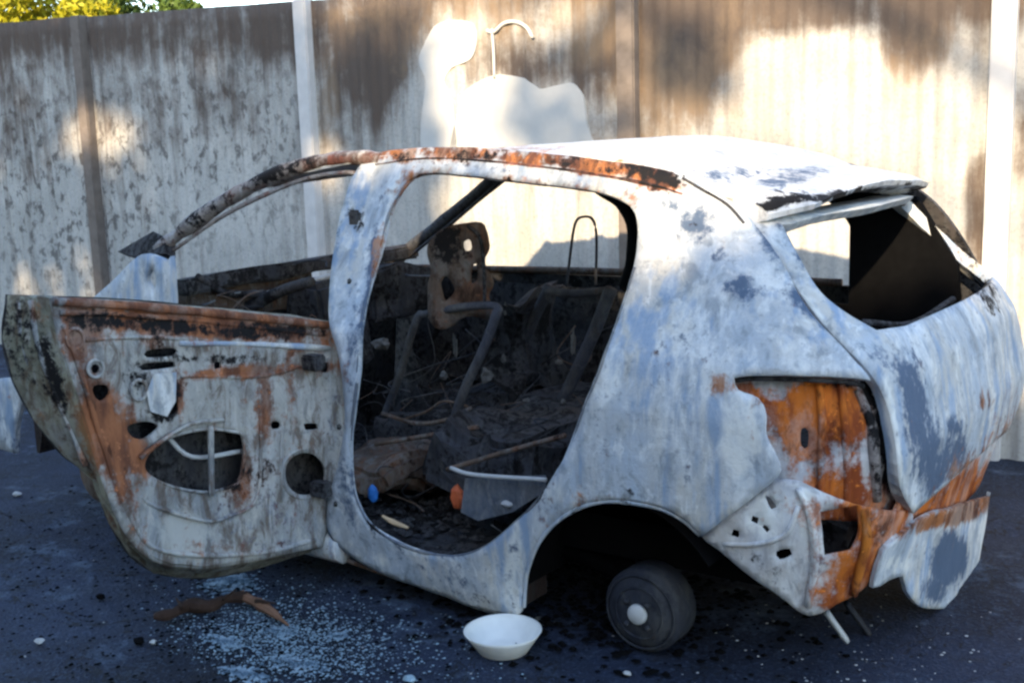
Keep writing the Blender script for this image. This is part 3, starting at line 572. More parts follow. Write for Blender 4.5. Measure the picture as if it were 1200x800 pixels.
# stripped corner below the lamp, bumper gone
CB = [(1000, 640, 50, 70, 0, 'R', .62), (895, 610, 26, 30, 0, 'W', .6), (945, 600, 12, 40, 0, 'W', .8), (1030, 560, 60, 30, 0, 'R', .6), (1020, 610, 60, 34, 0, 'R', .95), (1000, 680, 40, 34, 0, 'R', .9), (1018, 640, 16, 60, 0, 'R', 1.1), (960, 600, 36, 22, 0, 'R', .5), (975, 700, 30, 20, 0, 'R', .8), (880, 650, 60, 14, 38, 'G', .45), (960, 660, 14, 20, 0, 'B', .5), (925, 690, 30, 24, 0, 'B', .2)]
body_sheet('rear_corner_panel', [(820, 630, 1), (903, 566, 1), (930, 566), (985, 588), (1040, 600), (1076, 602), (1070, 628), (1036, 652), (1024, 690), (985, 713), (950, 728), (915, 706), (880, 682), (845, 652)],
           [[(962, 602, 1), (1008, 595, 1), (1009, 628), (1000, 648, 1), (968, 656, 1)], [(908, 650), (925, 646), (928, 654), (912, 660)], [(893, 583), (900, 586), (908, 598), (900, 600)], [(878, 606), (886, 610), (884, 618), (876, 614)], [(856, 622), (863, 624), (861, 633), (854, 630)], [(893, 618), (900, 624), (896, 628), (890, 622)]],
           M_recess, car, CB, .006, .02, .014, -.02)
tube('stamped_rib', [sp(p, .016) for p in [(935, 575), (950, 610), (956, 660), (948, 715)]], [.008, .011, .009], M_recess, car, 6, CB)
tube('stamped_rib', [sp(p, .014) for p in [(1016, 598), (1018, 640), (1004, 700)]], [.012, .015, .011], M_rust, car, 8, CB)
tube('stamped_rib', [sp(p, .016) for p in [(845, 640), (885, 640), (920, 628), (935, 596)]], .007, M_recess, car, 6, [])
# tail panel under the tailgate and torn bumper remnant
outer = curve([(3.50, .52), (4.0, .51), (UT-3.5, .52), (UT-3.35, .42), (UT-3.5, .28), (4.1, .27), (3.72, .28), (3.5, .30)], .03)
sheet('tail_panel', outer, [], smap, surf_n, .01, .03, M_recess, car, [(1150, 590, 140, 60, 0, 'R', 1.0), (1150, 585, 30, 9, -25, 'G', .6), (1080, 595, 14, 10, 0, 'W', 1.0)], .012, -.03)
PB = [(1110, 606, 70, 12, -14, 'R', 1.0), (1155, 640, 12, 50, 0, 'W', .9), (1055, 660, 20, 14, 0, 'W', .6), (1150, 588, 60, 10, -10, 'R', .9), (1060, 620, 26, 12, -30, 'R', .7), (1120, 690, 20, 18, 0, 'W', 0), (1112, 655, 24, 34, 5, 'B', 1.3), (1095, 690, 20, 22, 0, 'B', .8), (1070, 640, 20, 20, 0, 'R', .15)]
body_sheet('bumper_remnant', [(1026, 690), (1034, 655), (1052, 628), (1085, 608), (1130, 592), (1174, 580, 1), (1168, 650), (1162, 680), (1140, 700), (1112, 713), (1082, 712), (1067, 694), (1062, 676), (1045, 680)], [], M_body, car, PB, .012, .02, .012, -.006)
# underside, floor, inner structure
def polybox(name, pts, y0, y1, mat, blobs=None):
    n_ = len(pts); V = [(x, y0, z) for x, z in pts]+[(x, y1, z) for x, z in pts]
    return mesh(name, V, [tuple(range(n_))[::-1], tuple(range(n_, 2*n_))]+[(i, (i+1) % n_, n_+(i+1) % n_, n_+i) for i in range(n_)], mat, car, False, blobs)
V, Fc = [], []; gx = np.linspace(.42, 2.3, 50); gy = np.linspace(-.78, .77, 40)
for s in (0, .02):
    for x in gx:
        for y in gy:
            V.append((x, y, .13+.10*math.exp(-(y/.13)**2)+.012*noise.noise(Vector((x*5, y*5, 0)))+.012*noise.noise(Vector((x*16, y*16, 5)))-s))
m = len(gy); nn = len(gx)*m
for i in range(len(gx)-1):
    for j in range(m-1): a = i*m+j; Fc += [(a, a+m, a+m+1, a+1), (nn+a, nn+a+1, nn+a+m+1, nn+a+m)]
mesh('floor_pan', V, Fc, M_soot, car, True, [(560, 600, 100, 50, 0, 'B', .3)])
polybox('rear_floor', [(.50, .14), (.42, .40), (.20, .46), (-.25, .50), (-.58, .40), (-.58, .30), (-.25, .36), (.2, .38), (.38, .30), (.44, .12)], -.55, .55, M_soot)
polybox('rear_bulkhead', [(-.56, .38), (-.60, .50), (-.585, .50), (-.54, .38)], -.6, .6, M_soot)
polybox('firewall', [(2.2, .12), (2.12, .86), (2.16, .86), (2.24, .12)], -.74, .74, M_soot)
revolve('underbody_shade_tub', [(.0001, .13), (.24, .13), (.27, .16), (.29, .36), (.0001, .37)], M_black, car, 32, 'Z', (-.24, .08, 0))  # black tub put in for the dark shadow under the tail
polybox('rear_chassis_rail', [(-.52, .22), (-.50, .34), (.4, .34), (.4, .22)], .50, .58, M_black)
# wheel housing: half drum opening outwards
for s in (1, -1):
    V, Fc = [], []; na = 18
    for y in (.80, .50, .485):
        for a in range(na+1):
            t_ = math.pi*.80*a/na; r_ = .355 if y > .49 else .34; V.append((.03+r_*math.cos(t_), s*y, .13+r_*math.sin(t_)))
    k = na+1
    for i in range(na): Fc += [(i, i+1, k+i+1, k+i), (k+i, k+i+1, 2*k+i+1, 2*k+i)]
    Fc.append(tuple(2*k+i for i in range(k)))
    mesh('wheel_housing', V, Fc, M_black, car, True)
polybox('wheel_house_brace', [(.385, .07), (.40, .07), (.40, .30), (.385, .30)], .62, .77, M_arch, [])
# rear drum, hub and axle
dr = revolve('brake_drum', [(.02, .60), (.105, .60), (.124, .61), (.124, .70), (.116, .712), (.10, .715), (.094, .722), (.06, .724), (.05, .728), (.0001, .728)], M_drum, car, 48, 'Y', (0.0, 0, .124))
revolve('hub_cap', [(.03, .726), (.0295, .738), (.024, .744), (.0001, .745)], M_pale, dr, 24, 'Y', (0.0, 0, .124))
for k in range(4):
    a = math.pi/4+k*math.pi/2; revolve('wheel_stud', [(.008, .722), (.008, .742), (.0001, .743)], M_drum, dr, 8, 'Y', (.0+.048*math.cos(a), 0, .124+.048*math.sin(a)))
for k, rr_ in enumerate((.108, .075)): tube('drum_ring', [(rr_*math.cos(a), .7165 if k == 0 else .7235, .124+rr_*math.sin(a)) for a in np.linspace(0, 2*math.pi, 17)[:-1]], .0035, M_drum, dr, 6, None, True)
revolve('brake_drum', [(.02, -.60), (.105, -.60), (.124, -.61), (.124, -.70), (.116, -.712), (.0001, -.728)], M_drum, car, 32, 'Y', (0.0, 0, .124))
tube('axle_beam', [(.05, .6, .14), (.22, .45, .19), (.25, 0, .2), (.22, -.45, .19), (.05, -.6, .14)], .035, M_black, car, 8)
tube('trailing_arm', [(.0, .58, .13), (.3, .52, .17), (.5, .5, .18)], .03, M_black, car, 8)
for s in (1, -1):
    revolve('front_hub', [(.03, .60*s), (.13, .60*s), (.135, .63*s), (.12, .66*s), (.05, .67*s), (.0001, .70*s)], M_brown, car, 28, 'Y', (2.6, 0, .14))
    tube('spring', [(2.6+.05*math.cos(a), .55*s+.05*math.sin(a), .2+a*.009) for a in np.linspace(0, 25, 60)], .007, M_brown, car, 5)
tube('front_strut', [(2.6, .62, .15), (2.62, .58, .4), (2.6, .54, .62)], .035, M_arch, car, 8, [])
polybox('front_wheel_housing', [(2.32, .10), (2.28, .3), (2.36, .52), (2.6, .60), (2.80, .52), (2.86, .36), (2.86, .22), (2.84, .22), (2.76, .45), (2.6, .54), (2.42, .46), (2.34, .3), (2.36, .10)], .35, .76, M_arch, [])
polybox('front_subframe', [(2.3, .10), (2.3, .3), (2.9, .32), (2.9, .10)], -.6, .5, M_black)
# sill ahead of the B-pillar, behind the open door
tube('sill', [(1.08, .79, .14), (1.4, .795, .145), (1.8, .79, .15)], .055, M_body, car, 10, [(300, 650, 100, 30, 0, 'R', .4)], False, .7)
tube('sill_flange', [sp(p, .03) for p in [(380, 655), (450, 680), (520, 702), (598, 722)]], .008, M_brown, car, 6)
# hanging brackets under the tail
for a, b in (((968, 716), (992, 750)), ((992, 706), (1018, 742))):
    A_, B_ = hit(a, 0, -.46), hit(b, 0, -.50); tube('hanging_bracket', [A_, B_], .009, M_pale if a[0] < 980 else M_drum, car, 6, None, False, 1.8)
# dashboard remains
V = hit((385, 308), 1, -.1)
box('dashboard_beam', (1.96, 0, .955), (.07, 1.36, .06), M_soot, car, 0, .01, 3, .03)
box('dashboard_frame', (2.03, .30, .86), (.10, .62, .16), M_brown, car, 0, .01, 3, .04)
tube('dashboard_strut', [(1.92, .62, .99), (1.93, .48, .91), (1.90, .28, .88)], .014, M_soot, car, 8, [])
tube('dashboard_strut', [(1.90, .30, .885), (1.9, .10, .90), (1.92, -.1, .91)], .012, M_pale, car, 8)
box('heater_box', (1.90, -.05, .72), (.18, .34, .34), M_soot, car, .1, .02, 3, .05)
box('dashboard_frame', (1.88, -.42, .80), (.16, .40, .22), M_soot, car, 0, .01, 3, .05)
tube('steering_column', [(2.05, .33, .80), (1.80, .33, .90), (1.62, .33, .95)], [.03, .022, .02], M_soot, car, 8, [])
# seats
def at(p, y): return hit(p, 1, y)
nb = [(512, 372), (508, 340), (516, 318), (511, 292), (524, 268), (540, 262), (553, 266), (559, 290), (553, 310), (562, 335), (556, 352), (566, 380), (540, 372), (528, 384)]
V2 = np.array([[at(p, .30)[0], at(p, .30)[2]] for p in curve(nb, 5, jit=1)])
mpn = lambda q: np.stack([q[:, 0], .30+.06*np.sin(q[:, 0]*20), q[:, 1]], -1); nfn = lambda q: np.tile([0, 1.0, 0], (len(q), 1))
sheet('seat_back_shell', V2, [np.array([[at(p, .30)[0], at(p, .30)[2]] for p in curve([(537, 284), (543, 282), (544, 294), (538, 295)], 4)]), np.array([[at(p, .30)[0], at(p, .30)[2]] for p in curve([(522, 330), (528, 322), (534, 340), (526, 352)], 4)]), np.array([[at(p, .30)[0], at(p, .30)[2]] for p in curve([(544, 312), (548, 310), (549, 330), (543, 334)], 4)])], mpn, nfn, .02, .03, M_brown, car, [(550, 345, 20, 12, 0, 'R', .8), (525, 290, 20, 24, 0, 'G', .5)], .02)
tube('seat_frame', [at(p, .27) for p in [(548, 264), (562, 278), (567, 310), (568, 362)]], .007, M_soot, car, 6, [])
tube('seat_frame', [at(p, .32) for p in [(450, 488), (468, 440), (488, 375), (500, 368), (540, 360), (578, 358), (586, 366)]], .014, M_frame, car, 8)
tube('seat_frame', [at(p, .32) for p in [(584, 362), (566, 410), (545, 455), (532, 492)]], .017, M_frame, car, 8)
tube('seat_frame', [at(p, .34) for p in [(448, 484), (490, 496), (530, 490), (552, 478)]], .008, M_brown, car, 8)
tube('seat_spring', [at(p, .30) for p in [(470, 492), (500, 482), (520, 470), (548, 476)]], .005, M_brown, car, 6)
tube('seat_rail', [at(p, .42) for p in [(440, 520), (490, 512), (560, 500)]], .009, M_brown, car, 6, [])
tube('headrest_loop', [at(p, -.35) for p in [(664, 336), (668, 300), (674, 262), (684, 254), (695, 258), (699, 280), (698, 334)]], .0055, M_frame, car, 6)
tube('rear_seat_frame', [at(p, -.30) for p in [(645, 335), (625, 375), (602, 430), (585, 475)]], .022, M_frame, car, 8)
tube('rear_seat_frame', [at(p, -.10) for p in [(716, 338), (700, 380), (678, 430), (655, 478)]], .024, M_frame, car, 8)
tube('rear_seat_frame', [at(p, -.20) for p in [(640, 340), (670, 344), (716, 340)]], .016, M_frame, car, 8)
tube('rear_seat_frame', [at(p, -.10) for p in [(560, 480), (610, 486), (660, 480)]], .016, M_frame, car, 8)
box('rear_seat_base', (.72, -.05, .40), (.42, 1.16, .20), M_soot, car, 0, .03, 3, .08)
box('front_seat_base', (1.30, -.38, .34), (.42, .42, .16), M_soot, car, .1, .03, 3, .08)
box('front_seat_base', (1.28, .33, .28), (.40, .40, .10), M_brown, car, -.1, .02, 3, .06)
box('centre_console', (1.30, 0, .30), (.6, .14, .2), M_soot, car, 0, .02, 3, .05)
box('seat_back_remnant', (1.12, -.38, .62), (.10, .42, .42), M_soot, car, 0, .03, 3, .09)
def crumple(name, c, r, mat, parent=None, seed=0, flat=.7, sub=2, amp=.45):
    bm = bmesh.new(); bmesh.ops.create_icosphere(bm, subdivisions=sub, radius=1)
    for v in bm.verts:
        k = 1+amp*noise.noise(v.co*1.8+Vector((seed*3.1, seed, 0))); v.co = Vector((v.co.x*r[0], v.co.y*r[1], v.co.z*r[2]))*k
    me = bpy.data.meshes.new(name); bm.to_mesh(me); bm.free(); o = link(name, me, mat, parent); o.location = c; return o
# pale ash clinging inside the shell
for i, (p, y, r) in enumerate([((533, 405), .1, (.012, .01, .05)), ((520, 440), .1, (.02, .02, .02)), ((592, 362), -.2, (.012, .01, .03)), ((672, 402), -.1, (.012, .01, .055)), ((655, 424), -.1, (.02, .012, .01)), ((570, 440), .1, (.03, .02, .035)), ((543, 300), .25, (.008, .008, .012)), ((617, 470), 0, (.02, .02, .015)), ((660, 470), .1, (.012, .01, .01)), ((448, 402), .1, (.05, .03, .03)), ((590, 420), -.1, (.012, .01, .02))]):
    crumple('ash_lump', tuple(at(p, y)), tuple(v*.8 for v in r), M_ashgrey, car, i, 2, 2, .9)
box('inner_far_panel', (1.2, -.70, .60), (1.6, .03, .46), M_soot, car, 0, .01, 4, .03, [(700, 360, 90, 40, 0, 'B', .35)])
rw = random.Random(5)
for k in range(60):
    x, y, z = rw.uniform(.5, 1.7), rw.uniform(-.55, .5), rw.uniform(.24, .62); P = [(x, y, z)]
    for _ in range(4): P.append((P[-1][0]+rw.gauss(0, .10), P[-1][1]+rw.gauss(0, .10), max(.18, P[-1][2]+rw.gauss(-.01, .07))))
    tube('burnt_wire', P, rw.choice([.0015, .002, .0035]), rw.choice([M_brown, M_frame, M_soot, M_soot]), car, 5)
for k in range(16):
    x, y, z = rw.uniform(1.8, 2.05), rw.uniform(-.6, .65), rw.uniform(.84, .97); P = [(x, y, z)]
    for _ in range(3): P.append((P[-1][0]+rw.gauss(0, .04), P[-1][1]+rw.gauss(0, .10), P[-1][2]+rw.gauss(-.02, .03)))
    tube('burnt_wire', P, rw.choice([.002, .004]), rw.choice([M_brown, M_drum, M_lining]), car, 5)
# loose bar lying across the rear opening
t = tube('metal_rod', [at(p, .66) for p in [(524, 550), (590, 530), (662, 510)]], .008, M_brown, None, 8, []); tag(t, 'thin rusty metal rod lying slanted across the rear footwell', 'rod')
t = tube('metal_rod', [at(p, .69) for p in [(528, 548), (556, 556), (640, 562)]], .007, M_pale, None, 8); tag(t, 'pale grey metal rod lying below the rusty rod', 'rod')
mesh('sill_plate', [at(p, y) for y in (.66, .64) for p in [(545, 560), (640, 556), (640, 575), (600, 600), (560, 610), (540, 600)]], [tuple(range(6)), tuple(range(11, 5, -1))]+[(i, (i+1) % 6, 6+(i+1) % 6, 6+i) for i in range(6)], M_lining, car, False, [])

# ---- rear door, swung open on the B-pillar
TH = math.radians(102); dv = np.array([-math.cos(TH), math.sin(TH), 0]); nv = np.array([-math.sin(TH), -math.cos(TH), 0]); Hh = np.array([1.13, .86, 0])
door = empty('rear_door', (0, 0, 0)); door.parent = car; door['label'] = 'rear door swung wide open showing its stripped inner frame'
def dpl(off):
    def q(p):
        v = ray(p); t = ((Hh+nv*off-C0)@nv)/(v@nv); X = C0+v*t; return ((X-Hh)@dv, X[2])
    mpd = lambda a: Hh+nv*off+a[:, :1]*dv+a[:, 1:]*np.array([0, 0, 1.0]); nfd = lambda a: np.tile(nv, (len(a), 1))
    return q, mpd, nfd
q0, mp0, nf0 = dpl(0); q1, mp1, nf1 = dpl(-.11)
def D3(p, off=0.0):
    q, m_, _ = dpl(off); return m_(np.array([q(p)]))[0]
din = [(58, 350, 1), (130, 353), (250, 363), (340, 371), (386, 377, 1), (396, 400), (403, 450), (404, 500), (397, 560), (386, 605), (377, 640, 1), (330, 650), (290, 659), (240, 666), (200, 664), (172, 652), (148, 628), (130, 592), (118, 560), (106, 522), (94, 480), (80, 438), (68, 400)]
dout = [(8, 345, 1), (110, 349), (240, 359), (335, 369), (390, 377, 1), (402, 402), (410, 450), (410, 500), (404, 560), (394, 605), (384, 640, 1), (335, 655), (295, 668), (248, 677), (210, 677), (180, 671), (152, 650), (128, 612), (108, 562), (72, 532), (40, 492), (15, 445), (3, 395)]
DB = [(300, 600, 110, 40, 0, 'B', .40), (250, 550, 60, 44, 0, 'G', .30), (215, 628, 42, 34, 10, 'W', 1.0), (118, 500, 26, 70, -12, 'R', 1.0), (92, 385, 30, 34, 0, 'R', .7), (150, 520, 20, 40, -25, 'R', .8), (300, 612, 40, 30, 0, 'B', .45), (70, 500, 20, 40, -20, 'W', .5), (180, 395, 14, 20, 0, 'W', .5), (220, 380, 190, 15, 4, 'R', .9), (330, 386, 70, 10, 4, 'G', .5), (160, 440, 20, 26, 0, 'G', .5), (190, 486, 24, 14, 0, 'G', .45), (205, 455, 16, 22, 0, 'G', .4), (130, 440, 20, 14, 0, 'B', .4), (240, 366, 160, 8, 5, 'R', .5), (130, 378, 70, 12, 4, 'G', .42), (120, 610, 14, 40, -25, 'R', .5), (250, 420, 100, 8, 0, 'G', .34), (340, 470, 8, 90, 0, 'R', .4), (230, 640, 60, 12, 0, 'R', .3), (280, 560, 30, 40, 0, 'R', .35), (180, 400, 14, 14, 0, 'R', .5), (80, 360, 60, 14, 3, 'R', .35), (220, 376, 160, 12, 5, 'R', .75), (220, 384, 150, 9, 5, 'G', .55), (100, 395, 26, 40, 20, 'R', .6), (112, 500, 18, 60, -10, 'R', .95), (150, 500, 16, 40, -20, 'R', .5), (370, 400, 26, 16, 0, 'R', .6), (300, 435, 120, 8, -3, 'R', .6), (310, 480, 12, 50, 0, 'R', .5), (140, 570, 20, 50, -25, 'R', .5), (210, 460, 8, 30, 0, 'R', .6), (30, 400, 24, 60, -10, 'G', .5), (60, 430, 10, 60, -15, 'G', .6), (55, 480, 24, 30, 0, 'R', .3),
      (395, 480, 16, 60, 0, 'B', .4), (300, 630, 70, 20, 0, 'B', .4), (360, 560, 40, 34, 0, 'G', .25), (175, 470, 22, 12, 0, 'B', .4), (180, 400, 20, 12, 0, 'G', .3), (250, 610, 80, 24, 0, 'B', .25)]
oi = np.array([q0(p) for p in curve(din, 8)])
dh = [[(168, 548), (176, 528), (200, 512), (238, 503), (270, 505), (285, 512), (286, 545), (278, 566), (245, 576), (210, 572), (182, 562)],
      [(357+23*math.cos(a), 555+25*math.sin(a)) for a in np.linspace(0, 6.283, 15)[:-1]],
      [(112+5*math.cos(a), 432+6*math.sin(a)) for a in np.linspace(0, 6.283, 9)[:-1]],
      [(354, 496), (370, 496), (371, 502), (356, 503)], [(319, 494), (328, 494), (328, 502), (319, 502)], [(376, 425), (384, 425), (384, 436), (376, 435)],
      [(172, 411), (204, 408), (205, 416), (173, 419)], [(168, 426), (205, 424), (206, 430), (168, 434)], [(110, 452), (126, 452), (128, 462), (118, 470), (110, 462)], [(150, 500), (172, 494), (186, 500), (170, 514), (156, 512)], [(198, 462), (207, 458), (209, 480), (200, 486)], [(250, 425), (258, 424), (258, 431), (250, 431)]]
hol = [np.array([q0(p) for p in curve(h, 5)]) for h in dh]
sheet('inner_panel', oi, hol, mp0, nf0, .010, .020, M_door, door, DB, .012)
sheet('outer_skin', np.array([q1(p) for p in curve(dout, 9)]), [], mp1, nf1, .012, .045, M_soot, door, [(250, 540, 60, 40, 0, 'B', .4)], .012)
ci = curve([p[:2] for p in din], 1e9); co = curve([p[:2] for p in dout], 1e9)
nseg = len(din)
def dense(lst, off, m=4):
    q, m_, _ = dpl(off); o = []
    for i in range(len(lst)):
        a, b = np.array(lst[i][:2], float), np.array(lst[(i+1) % len(lst)][:2], float)
        for k in range(m): o.append(m_(np.array([q(a+(b-a)*k/m)]))[0])
    return o
A_, B_ = dense(din, .001), dense(dout, -.108); n_ = len(A_); V = []
L_ = 5
for l in range(L_):
    for i in range(n_):
        k = l/(L_-1); P = A_[i]*(1-k)+B_[i]*k
        s = math.sin(k*math.pi)*.012; c_ = sum(A_)/n_; dd = P-c_; dd /= np.linalg.norm(dd)
        V.append(P+dd*(s*(-1 if l == 2 else .6)+.004*nz(P, 15)))
V += [v-(v-sum(A_)/n_)/np.linalg.norm(v-sum(A_)/n_)*.008 for v in V]
NN = n_*L_; Fc = []
for l in range(L_-1):
    for i in range(n_):
        j = (i+1) % n_
        if i < 4*4 and 1 <= l <= 2 and 2 <= i: continue   # the glass slot along the top stays open
        Fc += [(l*n_+i, l*n_+j, (l+1)*n_+j, (l+1)*n_+i), (NN+l*n_+j, NN+l*n_+i, NN+(l+1)*n_+i, NN+(l+1)*n_+j)]
mesh('shut_face', V, Fc, burnt('door_edge_steel', ca=(.22, .22, .17), cb=(.40, .37, .27), rr=.12, ss=.22, rust1=(.30, .15, .07), grime=.8), door, True, DB)
tube('top_ledge', [D3(p, .004) for p in [(62, 353), (150, 358), (260, 368), (384, 381)]], .013, M_door, door, 10, [(220, 366, 300, 40, 0, 'R', .75)], False, 1, .3)
tube('lower_ledge', [D3(p, .004) for p in [(210, 402), (290, 403), (386, 408)]], .009, M_body, door, 8, [(230, 400, 30, 20, 0, 'R', .5)], False, 1, .4)
for pts, r in (([(70, 366), (150, 369), (260, 379), (380, 392)], .008), ([(100, 398), (180, 395), (280, 402), (384, 410)], .007), ([(212, 440), (300, 441), (340, 432), (386, 418)], .0065), ([(164, 580), (180, 592), (240, 610), (270, 604), (300, 585), (306, 520), (304, 450)], .006), ([(75, 380), (96, 440), (120, 520), (150, 600), (190, 645), (300, 648), (370, 632)], .008), ([(330, 588), (330, 520), (338, 470)], .005), ([(384, 600), (390, 520), (386, 440)], .006)):
    tube('pressed_bead', [D3(p, .001) for p in pts], r, M_door, door, 8, DB, False, 1, .5)
for (pa, oo) in (([(36, 352), (44, 400), (62, 452), (84, 505), (100, 545)], -.045), ([(22, 352), (26, 400), (46, 456), (76, 512)], -.08)):
    tube('edge_ridge', [D3(p, oo) for p in pa], .009, M_door, door, 8, DB, False, 1, .5)
tube('speaker_ring', [D3((357+27*math.cos(a), 555+29*math.sin(a)), .001) for a in np.linspace(0, 6.283, 17)[:-1]], .0055, M_door, door, 6, DB, True)
tube('opening_ring', [D3(p, .001) for p in dh[0]], .005, M_door, door, 6, DB, True)
tube('cross_strap', [D3((247, 498), .006), D3((248, 580), .006)], .0095, M_door, door, 8, [], False, 1.6)
tube('window_regulator', [D3(p, .012) for p in [(164, 536), (196, 512), (226, 496), (262, 492)]], [.008, .006, .007], M_door, door, 6, [(180, 520, 60, 20, 0, 'R', .5)])
tube('window_regulator', [D3(p, -.04) for p in [(190, 505), (225, 535), (285, 528)]], .008, M_pale, door, 6)
tube('latch_ring', [D3((163+9*math.cos(a), 457+12*math.sin(a)), .006) for a in np.linspace(0, 6.283, 11)[:-1]], .005, M_door, door, 6, [], True)
tube('hole_ring', [D3((112+9*math.cos(a), 432+10*math.sin(a)), .002) for a in np.linspace(0, 6.283, 11)[:-1]], .005, M_door, door, 6, [], True)
tube('hole_ring', [D3((88+10*math.cos(a), 397+12*math.sin(a)), .002) for a in np.linspace(0, 6.283, 11)[:-1]], .005, M_door, door, 6, [(90, 400, 20, 20, 0, 'R', .5)], True)
mesh('latch_plate', [D3(p, o_) for o_ in (.012, -.004) for p in [(180, 438), (207, 436), (206, 470), (196, 488), (176, 482), (172, 460)]], [tuple(range(6)), tuple(range(11, 5, -1))]+[(i, (i+1) % 6, 6+(i+1) % 6, 6+i) for i in range(6)], M_body, door)
for zz in (.36, .78): box('hinge', (1.10, .86, zz), (.07, .05, .05), M_soot, door, 0, .006)
box('striker_socket', tuple(sp((416, 256), .0)), (.05, .02, .055), M_soot, car, 0, .008)
for p in [(398, 500), (394, 590), (410, 330)]: crumple('body_plug', tuple(sp(p, -.002)), (.008, .006, .010), M_soot, car, 3)

# ------------------------------------------------------------------ loose things on the ground and in the car
def gp(p, z=0.0): return hit(p, 2, z)
c = gp((580, 774)); bowl = revolve('bowl', [(.0001, .004), (.066, .004), (.074, .010), (.102, .054), (.111, .066), (.1145, .065), (.108, .054), (.074, .003), (.066, 0), (.0001, 0)], M_bowl, None, 56, 'Z', (0, 0, 0), True, .010)
bowl.location = (c[0]+.02, c[1]-.07, .0); tag(bowl, 'white plastic bowl standing on the asphalt by the rear wheel arch', 'bowl')
st = empty('charred_branch', tuple(gp((260, 715)))); tag(st, 'charred bent piece of wood lying on the asphalt under the open door', 'wood')
base = gp((260, 715))
w1 = [gp(p, .022)-base for p in [(180, 722), (200, 719), (222, 709), (246, 710), (266, 701), (290, 699)]]; w2 = [gp(p, .022)-base for p in [(284, 698), (302, 706), (318, 716), (338, 732)]]
for o_ in (tube('charred_limb', w1, [.008, .017, .015, .021, .018, .023, .018, .019], M_wood, st, 9, None, False, 1, .55), tube('broken_end', w2, [.018, .016, .018, .013, .012, .003], M_woodcut, st, 7, None, False, 1, .5)): o_.data.polygons.foreach_set('use_smooth', [False]*len(o_.data.polygons))
for a_, b_, r_ in (((215, 712), (206, 700), .006), ((262, 702), (276, 690), .007), ((300, 704), (322, 706), .006)): tube('twig_stub', [gp(a_, .035)-base, gp(b_, .05)-base], [r_, r_*.4], M_wood, st, 7, None, False, 1, .8)
o = crumple('orange_fragment', tuple(at((536, 582), .60)), (.026, .018, .042), plain('orange_plastic', (.72, .16, .06), .6, .3, 30), None, 2, 1, 2, .3); tag(o, 'orange melted fragment hanging at the rear footwell edge', 'fragment')
o = crumple('blue_fragment', tuple(at((437, 578), .78)), (.020, .014, .028), plain('blue_plastic', (.02, .13, .42), .5, .3, 30), None, 4, 1, 2, .3); tag(o, 'small blue fragment on the sill beside the centre pillar', 'fragment')
o = tube('wood_sliver', [at((448, 604), .80), at((460, 611), .79), at((478, 618), .79)], [.005, .009, .004], plain('pale_wood', (.55, .40, .25), .8, .2), None, 6, None, False, 1.3, .4); tag(o, 'short pale wood sliver lying on the sill near the pillar', 'sliver')
o = crumple('white_fragment', tuple(at((594, 590), .66)), (.022, .015, .010), M_pale, None, 6); tag(o, 'small whitish ash lump on the sill by the rear arch', 'fragment')
pc = NT('blue_grey_ash'); a_ = pc.noise(18, 8, .7); b_ = pc.noise(60, 6, .7); pc.bump(b_, .8, .01)
M_ash = pc.fin(pc.mix(pc.ss(a_, .4, .6), (.10, .16, .22), (.34, .44, .52)), .9, 0, .2)
def heap(name, c, rx_, ry_, h, n_, rmax, mat, seed, label, cat):
    """a scatter of small flakes lying on the ground as one countless thing"""
    rd = random.Random(seed); V, Fc = [], []
    for _ in range(n_):
        while True:
            a, b = rd.gauss(0, .5), rd.gauss(0, .5)
            if a*a+b*b < 1.6: break
        x, y = a*rx_, b*ry_; r = rmax*rd.uniform(.25, 1)**2; z = max(0, h*(1-a*a-b*b))*rd.random()
        k = rd.randint(4, 6); i = len(V); ph = rd.random()*6
        for q in range(k): V.append((x+r*math.cos(ph+q*6.283/k)*rd.uniform(.6, 1), y+r*math.sin(ph+q*6.283/k)*rd.uniform(.6, 1), z+.001))
        V.append((x, y, z+r*rd.uniform(.2, .7)))
        for q in range(k): Fc.append((i+q, i+(q+1) % k, i+k))
    o = mesh(name, V, Fc, mat); o.location = (c[0], c[1], 0); tag(o, label, cat, None, 'stuff'); return o
M_glass = plain('crazed_glass_crumbs', (.30, .42, .50), .35, .5, 60, .6)
heap('ash_flakes', gp((270, 684)), .10, .08, .02, 500, .016, M_ash, 1, 'blue grey ash flakes under the door edge', 'ash')
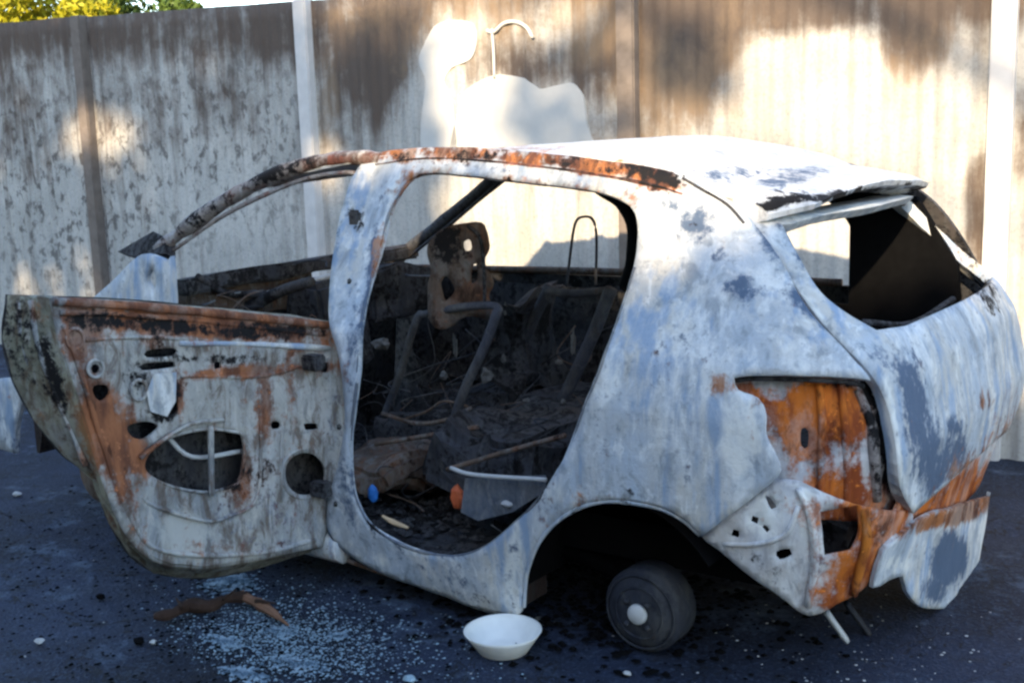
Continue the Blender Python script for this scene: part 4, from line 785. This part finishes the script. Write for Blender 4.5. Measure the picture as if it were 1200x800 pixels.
for k_, (pp, a_, b_, nn_, rr_) in enumerate([((262, 752), .07, .04, 260, .012), ((330, 740), .06, .05, 300, .011), ((345, 778), .12, .05, 420, .010), ((285, 790), .10, .04, 260, .013), ((395, 745), .05, .04, 120, .010)]):
    heap('ash_flakes', gp(pp), a_, b_, .006, nn_, rr_, M_ash, 40+k_, ['clump of blue ash at the left of the crumb patch', 'clump of blue ash just below the broken end of the branch', 'wide clump of blue ash at the right of the crumb patch', 'clump of blue ash at the bottom of the crumb patch', 'small clump of blue ash between crumb patch and bowl'][k_], 'ash')
heap('glass_crumbs', gp((330, 755)), .42, .20, .008, 3400, .006, M_glass, 2, 'pale blue crumbs of shattered glass on the asphalt below the door', 'glass crumbs')
heap('glass_crumbs', gp((370, 735)), .60, .26, .01, 1800, .007, M_glass, 8, 'thin spread of glass crumbs between the branch and the bowl', 'glass crumbs')
heap('soot_debris', gp((700, 700)), .7, .5, .02, 1500, .022, M_black, 3, 'black soot crumbs under and around the rear arch', 'debris')
heap('soot_debris', (1.6, 1.2), 1.5, 1.0, .005, 2200, .012, M_black, 4, 'black crumbs strewn over the asphalt', 'debris')
heap('pale_debris', (.6, 1.3), 2.0, 1.2, .0, 260, .006, M_pale, 5, 'pale specks of ash strewn over the asphalt', 'debris')
heap('pale_debris', (-.6, .5), .5, .5, .0, 200, .008, M_pale, 6, 'pale specks of ash behind the wheel', 'debris')
heap('footwell_debris', (1.1, .35), .5, .4, .0, 900, .03, M_soot, 7, 'burnt rubble covering the car floor', 'debris').location = (1.05, .35, .15)
for i, (p, r, m_) in enumerate([((46, 752), .016, M_pale), ((180, 753), .012, M_pale), ((163, 752), .02, M_black), ((632, 726), .014, M_ashgrey), ((652, 731), .011, M_ashgrey), ((735, 790), .012, M_pale), ((480, 797), .02, M_glass), ((118, 700), .018, M_black), ((20, 580), .02, M_pale)]):
    q = gp(p); o = crumple('rubble_chip', (q[0], q[1], r*.3), (r, r*.8, r*.5), m_, None, 20+i)
    lab = ['pale chip on the bare asphalt at far lower left', 'pale chip lying below the charred branch', 'black chip just left of the pale chip below the branch', 'grey lump on the ground behind the white bowl', 'smaller grey lump right of the one behind the bowl', 'pale chip in front of the brake drum', 'bluish glass lump left of the bowl at the picture edge', 'black lump on the asphalt left of the open door foot', 'pale chip beside the front wheel hub'][i]
    tag(o, lab, 'rubble', 'rubble chips scattered on the asphalt')
